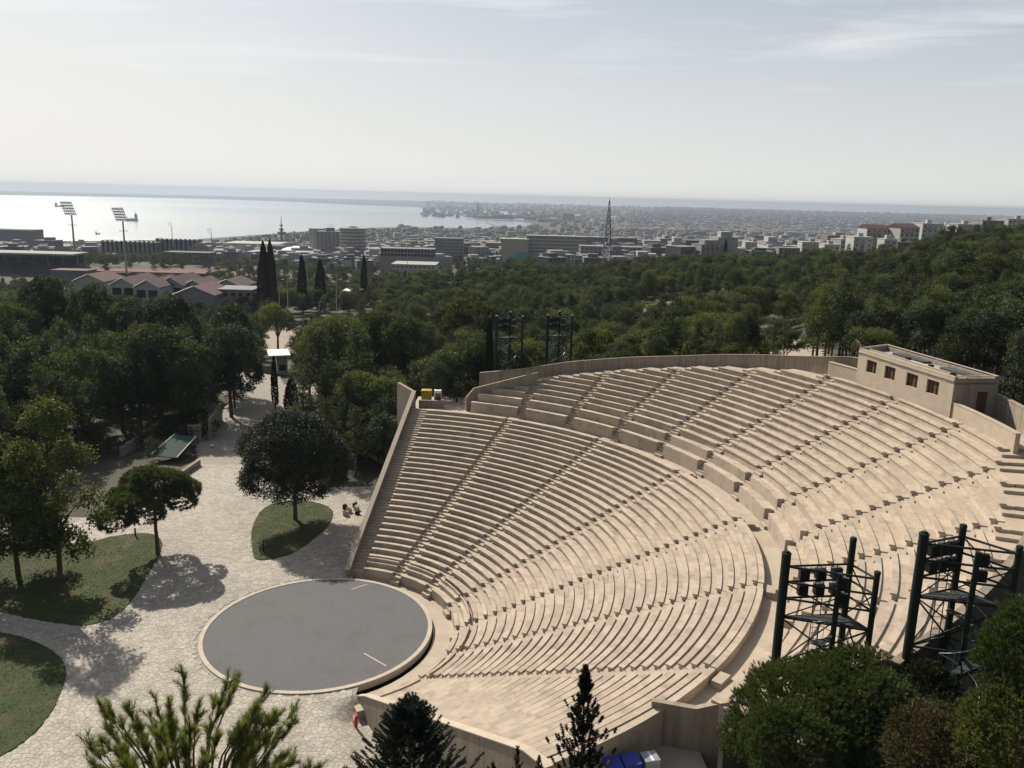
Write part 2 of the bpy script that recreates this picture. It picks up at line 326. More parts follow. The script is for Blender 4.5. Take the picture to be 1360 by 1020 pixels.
def terrain(x, y):
    x = np.asarray(x, float); y = np.asarray(y, float); sh = x.shape; x = x.ravel(); y = y.ravel()
    zn = np.zeros_like(x); ws = np.zeros_like(x)
    for px, py, pz in IDW:
        w = 1/((x-px)**2+(y-py)**2+4)**1.6; zn += w*pz; ws += w
    zn /= ws
    # flat forecourt west of the two end walls
    lx = np.where(y > 0, .7+(y-10)*.118, np.where(y > -10, 6, 4.5+(-9.8-y)*.6))
    flat = np.clip((lx-.3-x)/1.5, 0, 1)*np.clip((62-y)/12, 0, 1)*np.clip((y+46)/6, 0, 1)*np.clip((x+95)/30, 0, 1)
    flat = np.where(y > 28, flat*np.clip((-3-x)/6, 0, 1), flat)
    zn = zn*(1-flat)+(-.25)*flat
    dx, dy = x-CX, y-CY; d = np.hypot(dx, dy); az = np.degrees(np.arctan2(dx, dy))
    ia = np.clip(np.interp(az, FAR_AZ, range(len(FAR_AZ))), 0, len(FAR_AZ)-1.0001); idd = np.clip(np.interp(np.log(d+1), np.log(np.array(FAR_D)+1), range(len(FAR_D))), 0, len(FAR_D)-1.0001)
    a0 = ia.astype(int); d0 = idd.astype(int); fa = ia-a0; fd = idd-d0; fa = fa*fa*(3-2*fa)
    zf = (FAR_Z[a0, d0]*(1-fa)+FAR_Z[a0+1, d0]*fa)*(1-fd)+(FAR_Z[a0, d0+1]*(1-fa)+FAR_Z[a0+1, d0+1]*fa)*fd
    w = np.clip((d-105)/45, 0, 1); w = w*w*(3-2*w)
    z = zn*(1-w)+zf*w
    und = np.sin(x*.045+1)*np.cos(y*.037)*1.2*np.clip((d-170)/150, 0, 1)*np.clip((1900-d)/400, 0, 1); z = z+und
    r = np.hypot(x-QX, y-QY); ph = np.degrees(np.arctan2(y-QY, x-QX)); rw = np.interp(ph, WALL_PH, WALL_R)
    inside = ((ph > -50) & (ph < 72) & (r < rw+1.2)) | ((ph > -62) & (ph < 86.5) & (r < 37.8))
    for bx_, by_, bh_ in BUMPS: z = z+bh_*np.exp(-((x-bx_)**2+(y-by_)**2)/(2*17.**2))
    z = np.where(inside, np.minimum(z, cavea_floor(r, ph)-1.6), z)
    z = np.where((ph > 84) & (ph < 104) & (r < 36), np.minimum(z, -.3), z)
    z = np.where((ph > -84) & (ph < -58) & (r < 35.5), np.minimum(z, -1.6), z)
    z = np.where((r < 12.5), -1.5, z)
    z = np.where((ph > 86) & (ph < 125) & (r > 30) & (r < 52), np.minimum(z, .2+np.maximum(0, r-46)*.3), z)
    z = np.where((x > 15) & (x < 27) & (y < -27) & (y > -40), np.minimum(z, 7.2), z)
    return z.reshape(sh)
BUMPS = [(cx_.x, cx_.y+b_, h_) for cx_, b_, h_ in ((sight(905, 391, 235), 16, 4), (sight(1215, 379, 255), 22, 2.5), (sight(1335, 352, 320), 20, 2))]
def tz(x, y): return float(terrain(np.array([x]), np.array([y]))[0])

rings = [0.]; rr = 4.
while rr < 19000: rings.append(rr); rr *= 1.022 if rr < 1500 else 1.05
rings.append(19000.)
AZ = np.concatenate([np.arange(-180, -45, 6), np.arange(-45, 45, .6), np.arange(45, 180, 6)])
rg = np.array(rings[1:]); na = len(AZ)
XX = CX+np.outer(rg, np.sin(np.radians(AZ))); YY = CY+np.outer(rg, np.cos(np.radians(AZ))); ZZ = terrain(XX, YY)
V = np.concatenate([[[CX, CY, tz(CX, CY)]], np.stack([XX.ravel(), YY.ravel(), ZZ.ravel()], 1)])
i, j = np.meshgrid(np.arange(len(rg)-1), np.arange(na), indexing='ij'); jn = (j+1) % na
F = np.stack([1+i*na+j, 1+(i+1)*na+j, 1+(i+1)*na+jn, 1+i*na+jn], -1).reshape(-1, 4)
F0 = np.stack([np.zeros(na, int), 1+np.arange(na), 1+(np.arange(na)+1) % na, 1+(np.arange(na)+1) % na], -1)
g = link('ground', np_mesh('ground', V, F[:, ::-1], M['soil'], smooth=True)); tag(g, 'dry wooded ground falling away to the coastal plain', kind='structure')

# sea
SEA_Z = -111.4
m = bpy.data.materials.new('sea_water'); m.use_nodes = True; t = m.node_tree; t.nodes.clear()
o = N(t, 'ShaderNodeOutputMaterial')
geo = N(t, 'ShaderNodeNewGeometry'); w1 = N(t, 'ShaderNodeTexNoise'); w1.inputs['Scale'].default_value = .012; w1.inputs['Detail'].default_value = 8; w1.inputs['Roughness'].default_value = .7
mpn = N(t, 'ShaderNodeMapping'); mpn.inputs['Scale'].default_value = (.35, 1, 1); t.links.new(geo.outputs['Position'], mpn.inputs[0]); t.links.new(mpn.outputs[0], w1.inputs['Vector'])
b = N(t, 'ShaderNodeBump'); b.inputs['Strength'].default_value = .2; b.inputs['Distance'].default_value = 3; t.links.new(w1.outputs['Fac'], b.inputs['Height'])
w2 = N(t, 'ShaderNodeTexNoise'); w2.inputs['Scale'].default_value = .0005; w2.inputs['Detail'].default_value = 4; w2.inputs['Distortion'].default_value = .5
mp2 = N(t, 'ShaderNodeMapping'); mp2.inputs['Scale'].default_value = (.35, 1.8, 1); t.links.new(geo.outputs['Position'], mp2.inputs[0]); t.links.new(mp2.outputs[0], w2.inputs['Vector'])
# wind streaks: share of rippled water (wide glitter lobe) against smooth slicks
mr = N(t, 'ShaderNodeMapRange'); mr.inputs['From Min'].default_value = .36; mr.inputs['From Max'].default_value = .60; mr.inputs['To Min'].default_value = .0; mr.inputs['To Max'].default_value = .06
t.links.new(w2.outputs['Fac'], mr.inputs['Value'])
ga = N(t, 'ShaderNodeBsdfGlossy'); ga.inputs['Color'].default_value = (.74, .78, .80, 1); ga.inputs['Roughness'].default_value = .18
gb = N(t, 'ShaderNodeBsdfGlossy'); gb.inputs['Color'].default_value = (.90, .74, .48, 1); gb.inputs['Roughness'].default_value = .60
for q_ in (ga, gb): t.links.new(b.outputs[0], q_.inputs['Normal'])
mg = N(t, 'ShaderNodeMixShader'); t.links.new(mr.outputs[0], mg.inputs[0]); t.links.new(ga.outputs[0], mg.inputs[1]); t.links.new(gb.outputs[0], mg.inputs[2])
df = N(t, 'ShaderNodeBsdfDiffuse'); df.inputs['Color'].default_value = (.06, .09, .10, 1)
md_ = N(t, 'ShaderNodeMixShader'); md_.inputs[0].default_value = .88; t.links.new(df.outputs[0], md_.inputs[1]); t.links.new(mg.outputs[0], md_.inputs[2]); t.links.new(md_.outputs[0], o.inputs['Surface'])
M['sea'] = m
def sea_pt(px, py):
    d = FWD + RT*((px-680)/FPX) + UP*((510-py)/FPX); k = (SEA_Z-CZ)/d.z
    q = Vector((CX, CY, CZ))+d*k; return (q.x, q.y, SEA_Z)
coast = [(-420, 322), (-100, 324), (0, 322), (120, 320), (250, 318.5), (330, 313), (420, 306.5), (500, 305), (560, 304), (640, 303), (700, 300.5), (708, 297), (690, 294.5), (662, 292.5), (620, 289), (612, 286.5), (650, 286), (700, 287), (735, 286.5), (790, 288.5), (850, 289.5), (800, 285.5), (720, 282.5), (640, 279.8), (560, 275.5), (470, 272), (380, 267.5), (250, 263.5), (120, 261), (0, 259), (-150, 256), (-420, 253)]
mb = MB(); mb.poly([sea_pt(*c) for c in reversed(coast)]); so = mb.build('sea', M['sea']); tag(so, 'pale bay shining in the low sun', kind='structure')

# ---------------------------------------------------------------- theatre: lower tier
def arc(mb, r0, r1, z0, z1, a0, a1, seg=1.15, gap=False, tones=True):
    """solid ring sector, built in slabs of about `seg` metres"""
    if a1 <= a0: return
    n = max(1, int(round(R(a1-a0)*(r0+r1)/2/seg)))
    for q in range(n):
        b0 = a0+(a1-a0)*q/n; b1 = a0+(a1-a0)*(q+1)/n
        P = [pol(r1, b0), pol(r1, b1), pol(r0, b1), pol(r0, b0)]
        mb.hexa([(*p, z0) for p in P]+[(*p, z1) for p in P], random.uniform(-1, 1) if tones else 0)
        # hidden inner ends are kept: every slab is a stone of its own

lower = tag(empty('lower_seating_tier', (14, -.7, .1)), 'lower tier of the stone amphitheatre with thirty curved rows round the orchestra', 'seating tier')
def child_at(o, parent):
    o.parent = parent; o.matrix_parent_inverse = Matrix.Translation(-Vector(parent.location)); return o
def wedges(aisles, left, right, r, half=.5):
    """angle ranges between aisles, with the aisle half-width taken off"""
    out_ = []; lim = [left]+[a for a in aisles if right < a < left]+[right]
    for q in range(len(lim)-1):
        hi = lim[q]-(math.degrees(half/r) if q else 0); lo = lim[q+1]+(math.degrees(half/r) if q < len(lim)-2 else 0)
        if hi-lo > .4: out_.append((lo, hi))
    return out_
for k in range(1, 31):
    r0, zt = lrow(k); rn = r0+.8; zb = zt-.46-.4
    if k == 1: zb = -.6
    for lo, hi in wedges(L_AISLES, L_END, R_END, r0+.4):
        mb = MB()
        arc(mb, r0+.10, r0+.37, zb, zt-.10, lo, hi, 2.4); arc(mb, r0, r0+.38, zt-.10, zt, lo, hi)
        if k == 2:
            arc(mb, r0+.36, r0+.50, zb, zt+.30, lo, hi); arc(mb, r0+.50, rn, zb, zt-.14, lo, hi, 1.6)
        elif k == 30: arc(mb, r0+.36, rn+.05, 7.5, zt-.06, lo, hi, 1.6)
        else: arc(mb, r0+.37, rn+.10, zb, zt-.10, lo, hi, 1.6)
        child_at(mb.build('seat_row', M['stone']), lower)
for a in L_AISLES:
    mb = MB()
    for k in range(1, 31):
        r0, zt = lrow(k); h = math.degrees(.5/(r0+.4)); zf = zt-.085
        arc(mb, r0, r0+.42, zf-.9, zf-.22, a-h, a+h, 3); arc(mb, r0+.42, r0+.8, zf-.9, zf-.04, a-h, a+h, 3)
    r0, zt = lrow(1); h = math.degrees(.5/r0); arc(mb, r0-.38, r0, -.6, .0+.0, a-h, a+h, 3)
    # two steps from the walkway up to the rim
    h = math.degrees(.6/36); arc(mb, 35.95, 36.55, 9.8, 10.75, a-h, a+h, 3); arc(mb, 36.55, 36.95, 9.8, 10.52, a-h, a+h, 3)
    child_at(mb.build('aisle_stair', M['step']), lower)
# stair beside the left end wall
def lwall_x(y): return .72+(y-10.4)*.1262
mb = MB()
for k in range(1, 61):
    r0 = 11.7+.4*(k-1); z = .64-.1+.1785*(k-1)-.18
    yy0 = QY+r0*math.sin(R(83)); 
    a1 = 86.5
    p1 = pol(r0+.4, L_END); p0 = pol(r0, L_END); y0 = QY+r0*math.sin(R(83.5)); y1 = QY+(r0+.4)*math.sin(R(83.5))
    mb.hexa([(*p1, z-1), (lwall_x(y1), y1, z-1), (lwall_x(y0), y0, z-1), (*p0, z-1), (*p1, z), (lwall_x(y1), y1, z), (lwall_x(y0), y0, z), (*p0, z)], random.uniform(-1, 1))
child_at(mb.build('side_stair', M['step']), lower)
# rendered platform below everything so no light leaks under the rows
# walkway between orchestra and first row, the diazoma, and the orchestra disc
mb = MB(); arc(mb, 9.86, 11.72, -1.0, -.38, -63, 88, 1.3); o = mb.build('orchestra_walkway', M['walk']); tag(o, 'sunken pale walkway curving between the orchestra and the first row', kind='structure')
mb = MB(); arc(mb, 35.7, 37.7, 9.0, DIAZ_Z, -44.4, 82, 1.8); arc(mb, 37.71, 40.2, 9.0, DIAZ_Z-.004, -42, 82, 1.8); o = mb.build('middle_walkway', M['walk']); tag(o, 'curved middle walkway between the two seating tiers', kind='structure')
mb = MB()
n = 120
mb.poly([(9.42*math.cos(2*math.pi*q/n), 9.42*math.sin(2*math.pi*q/n), .03) for q in range(n)])
o = mb.build('orchestra_floor', M['orch']); tag(o, 'round grey asphalt orchestra floor', kind='structure')
mb = MB()
for q in range(72):
    a0, a1 = 2*math.pi*q/72, 2*math.pi*(q+1)/72-.0012
    P = [(r*math.cos(a), r*math.sin(a)) for r, a in ((9.76, a0), (9.76, a1), (9.40, a1), (9.40, a0))]
    mb.hexa([(*p, -.5) for p in P]+[(*p, .07) for p in P], random.uniform(-1, 1))
o = mb.build('orchestra_kerb', M['kerb']); tag(o, 'pale stone kerb ringing the round orchestra', kind='structure')
mb = MB()
for (x0, y0), (x1, y1) in (((1.4, 7.5), (2.7, 8.6)), ((4.6, -3.8), (6.7, -5.6))):
    d = Vector((x1-x0, y1-y0)).normalized(); nx, ny = -d.y*.06, d.x*.06
    mb.poly([(x0-nx, y0-ny, .036), (x1-nx, y1-ny, .036), (x1+nx, y1+ny, .036), (x0+nx, y0+ny, .036)])
o = mb.build('painted_mark', M['kerb']); tag(o, 'two thin pale lines painted near the orchestra edge', kind='structure')

# end walls of the lower tier
def wall_run(pts, th, zb, name=None, m=None, coping=True):
    """pts: (x, y, ztop) along the run; thickness to the left of the run"""
    mb = MB()
    for a, b in zip(pts[:-1], pts[1:]):
        d = Vector((b[0]-a[0], b[1]-a[1])).normalized(); nx, ny = -d.y*th, d.x*th
        P = [(a[0], a[1]), (b[0], b[1]), (b[0]+nx, b[1]+ny), (a[0]+nx, a[1]+ny)]; Z = [a[2], b[2], b[2], a[2]]
        mb.hexa([(*p, zb) for p in P]+[(*p, z) for p, z in zip(P, Z)])
    return mb
mb = MB(); pts = []
for q in range(13):
    y = 10.2+q*2.21; pts.append((lwall_x(y), y, .75+(y-10.4)*.4405+(.25 if q else 0)))
mb = wall_run(pts, .42, -1)
cop = MB()
for a, b_ in zip(pts[:-1], pts[1:]):
    cop.hexa([(a[0]+.05, a[1], a[2]), (b_[0]+.05, b_[1], b_[2]), (b_[0]-.47, b_[1], b_[2]), (a[0]-.47, a[1], a[2]), (a[0]+.05, a[1], a[2]+.09), (b_[0]+.05, b_[1], b_[2]+.09), (b_[0]-.47, b_[1], b_[2]+.09), (a[0]-.47, a[1], a[2]+.09)])
e = tag(empty('end_wall', (.7, 10.4, 0)), 'long concrete wall climbing beside the left stair of the lower seats', 'wall')
child_at(mb.build('wall_body', M['concrete']), e); child_at(cop.build('coping', M['walk']), e)
end = pts[-1]
mb = wall_run([(end[0], end[1], end[2]), (end[0]-2.6, end[1]+4.6, end[2]+.1)], .42, -1)
child_at(mb.build('return_wall', M['concrete']), e)
# front (right-hand) end wall
e = tag(empty('end_wall', (4.6, -9.7, -1)), 'slanted concrete wall rising along the near right edge of the lower seats', 'wall')
mb = MB(); cop = MB(); u = Vector((math.cos(R(-59.9)), math.sin(R(-59.9)))); nn = Vector((u.y, -u.x))
A = []
for q in range(14):
    r = 9.95+q*2.02; z = -.30 if r < 11.5 else .62+(r-11.7)*.446+.12
    if r > 35.9: z = 11.15
    A.append((QX+u.x*r, QY+u.y*r, z))
for a, b_ in zip(A[:-1], A[1:]):
    def quad(off0, off1, dz0, dz1, mbx):
        P = [(a[0]+nn.x*off0, a[1]+nn.y*off0), (a[0]+nn.x*off1, a[1]+nn.y*off1), (b_[0]+nn.x*off1, b_[1]+nn.y*off1), (b_[0]+nn.x*off0, b_[1]+nn.y*off0)]
        Z1 = [a[2]+dz1, a[2]+dz1, b_[2]+dz1, b_[2]+dz1]; Z0 = [-3]*4 if dz0 is None else [z_+dz0 for z_ in (a[2], a[2], b_[2], b_[2])]
        mbx.hexa([(*p, z_) for p, z_ in zip(P, Z0)]+[(*p, z_) for p, z_ in zip(P, Z1)])
    quad(-.35, .10, None, 0, mb); quad(-.42, .14, 0, .08, cop)
child_at(mb.build('wall_body', M['concrete']), e); child_at(cop.build('coping', M['walk']), e)
# tread slabs between the last right row ends and the wall already meet: rows end at R_END

# ---------------------------------------------------------------- theatre: upper tier
upper = tag(empty('upper_seating_tier', (42, 10, 10.3)), 'upper tier of the stone amphitheatre, seventeen rows above the middle walkway', 'seating tier')
for k, la, ra in zip(ENDS_K, ENDS_L, ENDS_R):
    r0, zt = urow(k); rn = urow(k+1)[0] if k < 15 else r0+.92
    zb = zt-1.3 if k > -1 else DIAZ_Z-.3
    sw = .36 if k > 0 else .55
    for lo, hi in wedges(U_AISLES, la, ra, r0+.4, .55):
        mb = MB(); nd = .11 if k > 0 else .0
        arc(mb, r0+nd, r0+sw-.002, zb, zt-.12, lo, hi, 2.4); arc(mb, r0, r0+sw+.01, zt-.12, zt, lo, hi, 1.2); arc(mb, r0+sw, rn+(.11 if 0 < k+1 and k < 15 else 0), zb, zt-.11, lo, hi, 1.7)
        child_at(mb.build('seat_row', M['stone']), upper)
for a in U_AISLES:
    mb = MB()
    # flight cut through the podium
    h = math.degrees(.55/38)
    rs, z, rise = 37.35, DIAZ_Z, .27
    nst = 10
    for q in range(nst):
        ra_, rb_ = rs+q*.26, rs+(q+1)*.26
        arc(mb, ra_, rb_+.01, DIAZ_Z-.2, DIAZ_Z+(q+1)*.27, a-h, a+h, 3, tones=False)
    for k in range(1, 16):
        la, ra = ENDS_L[k+1], ENDS_R[k+1]
        if not (ra < a-.3 and a+.3 < la): continue
        r0, zt = urow(k); h = math.degrees(.55/(r0+.4)); zf = zt-.085
        arc(mb, max(r0, rs+nst*.26), r0+.48, zf-1.1, zf-.32, a-h, a+h, 3); arc(mb, r0+.48, r0+.92, zf-1.1, zf-.10, a-h, a+h, 3)
    child_at(mb.build('aisle_stair', M['step']), upper)
# stepped corridor outside the row ends
mb = MB()
allb = list(zip(ENDS_K, ENDS_L, ENDS_R))
for q in range(len(allb)):
    k, la, ra = allb[q]
    r_in = urow(k+1)[0] if k < 15 else urow(15)[0]+.4; zf = urow(k)[1]-.085
    nl = allb[q+1][1] if q+1 < len(allb) else None; nr = allb[q+1][2] if q+1 < len(allb) else None
    if nl is not None:
        for lo, hi, up_side in ((nl, la, 'L'), (ra, nr, 'R')):
            if k < 3 and up_side == 'L': continue
            n_ = max(2, int((hi-lo)/.9)); edge = [lo+(hi-lo)*s_/n_ for s_ in range(n_+1)]
            for b0, b1 in zip(edge[:-1], edge[1:]):
                P = [pol(wall_r(b0)+.1, b0), pol(wall_r(b1)+.1, b1), pol(r_in, b1), pol(r_in, b0)]
                mb.hexa([(*p, zf-2) for p in P]+[(*p, zf) for p in P], random.uniform(-1, 1))
            # intermediate step next to the following row's end
            w_ = math.degrees(.9/r_in)
            b0, b1 = (lo, lo+w_) if up_side == 'L' else (hi-w_, hi)
            r1_ = urow(k+1)[0]
            P = [pol(wall_r(b0)+.1, b0), pol(wall_r(b1)+.1, b1), pol(r1_, b1), pol(r1_, b0)]
            mb.hexa([(*p, zf-.1) for p in P]+[(*p, zf+.225) for p in P], random.uniform(-1, 1))
    else:
        # level walk behind the top row, between parapet and outer wall
        edge = np.linspace(ra, la, 20)
        for b0, b1 in zip(edge[:-1], edge[1:]):
            P = [pol(wall_r(b0)+.1, b0), pol(wall_r(b1)+.1, b1), pol(r_in+.5, b1), pol(r_in+.5, b0)]
            mb.hexa([(*p, zf-2) for p in P]+[(*p, zf-.01) for p in P], random.uniform(-1, 1))
child_at(mb.build('end_stair', M['walk']), upper)
# outer wall
ow = tag(empty('outer_wall', (*pol(54, 30), 15)), 'tall curved concrete wall round the back of the upper seats', 'wall')
mb = MB(); cp_ = MB()
PH = list(np.arange(-40.6, 75.6, 1.2))
for b0, b1 in zip(PH[:-1], PH[1:]):
    ra_, rb_ = wall_r(b0), wall_r(b1); z0, z1 = wall_top(b0), wall_top(b1)
    P = [pol(ra_+.35, b0), pol(rb_+.35, b1), pol(rb_, b1), pol(ra_, b0)]
    mb.hexa([(*p, 1) for p in P]+[(*p, z_) for p, z_ in zip(P, (z0, z1, z1, z0))])
    P = [pol(ra_+.40, b0), pol(rb_+.40, b1), pol(rb_-.05, b1), pol(ra_-.05, b0)]
    cp_.hexa([(*p, z_) for p, z_ in zip(P, (z0, z1, z1, z0))]+[(*p, z_+.07) for p, z_ in zip(P, (z0, z1, z1, z0))])
M['outer'] = M['concrete']
mbd = MB()  # thin dark skin on the outside: shade painted into its colour, along with stains
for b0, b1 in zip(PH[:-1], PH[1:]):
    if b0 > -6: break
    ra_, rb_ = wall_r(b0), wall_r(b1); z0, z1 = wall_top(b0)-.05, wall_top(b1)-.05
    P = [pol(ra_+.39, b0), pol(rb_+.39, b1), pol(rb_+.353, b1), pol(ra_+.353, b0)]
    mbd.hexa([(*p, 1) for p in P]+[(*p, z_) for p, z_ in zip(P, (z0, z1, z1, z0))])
child_at(mbd.build('shaded_stained_face', M['darkconc']), ow)
child_at(mb.build('wall_body', M['concrete']), ow); child_at(cp_.build('coping', M['concrete']), ow)
# left closing wall of the upper tier (slanted coping)
e = tag(empty('side_wall', (*pol(37.8, 70.3), 10.3)), 'slanted concrete wall closing the left end of the upper seats', 'wall')
A = [(*pol(38.5, 74.4), 12.0), (*pol(39.1, 73.1), 13.2), (*pol(41.8, 62.6), 15.5)]
mb = wall_run(A, -.35, 9.8) if False else wall_run(list(reversed(A)), -.35, 9.8)
child_at(mb.build('wall_body', M['concrete']), e)
# parapet behind the top row
mb = MB(); cp_ = MB()
edge = np.linspace(-6.2, 23.2, 25)
for b0, b1 in zip(edge[:-1], edge[1:]):
    P = [pol(53.75, b0), pol(53.75, b1), pol(53.4, b1), pol(53.4, b0)]
    mb.hexa([(*p, 19) for p in P]+[(*p, 20.75) for p in P])
    P = [pol(53.79, b0), pol(53.79, b1), pol(53.36, b1), pol(53.36, b0)]
    cp_.hexa([(*p, 20.75) for p in P]+[(*p, 20.82) for p in P])
e = tag(empty('parapet_wall', (*pol(53.5, 8), 19)), 'low pale parapet curving behind the top row below the booth', 'wall')
child_at(mb.build('wall_body', M['step']), e); child_at(cp_.build('coping', M['step']), e)

# ---------------------------------------------------------------- control booth
FL, FR, BR, BL = Vector((50.5, 16.3)), Vector((53.2, 3.0)), Vector((57.3, 3.6)), Vector((54.4, 18.9))
ZB0, ZB1 = 19.2, 23.0
booth = tag(empty('control_booth', (54, 10, 19.5)), 'long concrete control booth with four dark windows behind the top row', 'booth')
def wall_between(mb, a, b, th, z0, z1, holes=(), tone=0):
    """vertical wall from a to b (2D), thickness to the left of a->b, rectangular holes (s0, s1, z0, z1) along it"""
    d = (b-a); L = d.length; d.normalize(); n_ = Vector((-d.y, d.x))*th
    def blk(s0, s1, u0, u1):
        p, q = a+d*s0, a+d*s1
        P = [(p.x, p.y), (q.x, q.y), (q.x+n_.x, q.y+n_.y), (p.x+n_.x, p.y+n_.y)]
        mb.hexa([(*c, u0) for c in P]+[(*c, u1) for c in P], tone)
    s = 0
    for h in sorted(holes):
        if h[0] > s: blk(s, h[0], z0, z1)
        if h[2] > z0: blk(h[0], h[1], z0, h[2])
        if h[3] < z1: blk(h[0], h[1], h[3], z1)
        s = h[1]
    if s < L: blk(s, L, z0, z1)
Lf = (FR-FL).length
wins = [(Lf*f-.78, Lf*f+.78, 20.95, 22.15) for f in (.165, .375, .61, .815)]
mb = MB(); wall_between(mb, FL, FR, .3, ZB0, ZB1, wins); child_at(mb.build('front_wall', M['step']), booth)
mb = MB(); wall_between(mb, FR, BR, .3, ZB0, ZB1-.12, [(2.3, 3.3, ZB0, 21.7)]); child_at(mb.build('side_wall', M['concrete']), booth)
mb = MB(); wall_between(mb, BL, FL, .3, ZB0, ZB1); child_at(mb.build('side_wall', M['concrete']), booth)
mb = MB(); wall_between(mb, BR, BL, .3, ZB0, ZB1-.12); child_at(mb.build('back_wall', M['concrete']), booth)
mb = MB(); mb.prism([tuple(BL), tuple(FL), tuple(FR), tuple(BR)], 22.35, 22.5); child_at(mb.build('roof', M['roofmem']), booth)
d = (FR-FL).normalized(); n_ = Vector((-d.y, d.x))
mb = MB()                                             # rim round the roof
for a, b_ in ((FR, BR), (BR, BL), (BL, FL)):
    wall_between(mb, a+(b_-a)*.001, b_, .14, ZB1+.004, ZB1+.07)
child_at(mb.build('roof_rim', M['kerb']), booth)
mb = MB(); wall_between(mb, FL+n_*1.1, FR+n_*1.1, .12, 22.5, 22.95); child_at(mb.build('roof_upstand', M['step']), booth)
mb = MB(); a = FL-n_*.07; b_ = FR-n_*.07; wall_between(mb, a, b_, .07, 22.62, 22.72); child_at(mb.build('ledge', M['step']), booth)
for s0, s1, z0, z1 in wins:
    mb = MB(); wall_between(mb, FL+d*s0+n_*.22, FL+d*s1+n_*.22, .03, z0, z1); w = child_at(mb.build('window', M['brown']), booth)
    mb = MB()
    for f in (0, .33, .66, .97): wall_between(mb, FL+d*(s0+(s1-s0)*f)+n_*.17, FL+d*(s0+(s1-s0)*f+.04)+n_*.17, .045, z0, z1)
    c_ = mb.build('frame', M['dark']); c_.parent = w
mb = MB(); d2 = (BR-FR).normalized(); n2 = Vector((-d2.y, d2.x)); wall_between(mb, FR+d2*2.3+n2*.15, FR+d2*3.3+n2*.15, .06, ZB0, 21.7); child_at(mb.build('door', M['brown']), booth)
mb = MB(); mb.prism([tuple(FL+n_*1.6+d*4), tuple(FL+n_*1.6+d*7.4), tuple(FL+n_*2.6+d*7.4), tuple(FL+n_*2.6+d*4)], 22.5, 22.62); child_at(mb.build('roof_sheet', M['white']), booth)
mb = MB(); mb.prism([tuple(FL+n_*3+d*1), tuple(FL+n_*3+d*5.5), tuple(FL+n_*3.9+d*5.5), tuple(FL+n_*3.9+d*1)], 22.5, 22.7); child_at(mb.build('roof_panel', M['glass']), booth)
mb = MB(); mb.prism([tuple(FL+n_*2.9+d*8), tuple(FL+n_*2.9+d*12), tuple(FL+n_*3.9+d*12), tuple(FL+n_*3.9+d*8)], 22.5, 22.68); child_at(mb.build('roof_panel', M['glass']), booth)
for s_, o_, lab in ((5.2, 1.7, 'small black floodlight on the booth roof left of the white sheet'), (8.6, 1.5, 'small black floodlight on the booth roof right of the white sheet'), (12.2, .9, 'small black floodlight near the booth roof corner above the door')):
    p = FL+d*s_+n_*o_; e = tag(empty('roof_floodlight', (p.x, p.y, 22.5)), lab, 'floodlight', 'floodlights on the booth roof')
    mb = MB(); mb.box(-.22, .22, -.12, .12, .25, .55); mb.build('lamp_housing', M['black'], e)
    mb = MB(); mb.tube((0, 0, 0), (0, 0, .3), .03); mb.tube((-.24, 0, .3), (.24, 0, .3), .02); mb.build('bracket', M['black'], e)
mb = MB(); mb.tube((FL.x+.2, FL.y+.1, 23), (FL.x+.0, FL.y+.2, 23.6), .05); mb.tube((FL.x, FL.y+.2, 23.55), (FL.x-.3, FL.y+.3, 23.75), .06); tag(mb.build('roof_aerial', M['galv']), 'small white aerial at the far left corner of the booth roof', 'aerial')

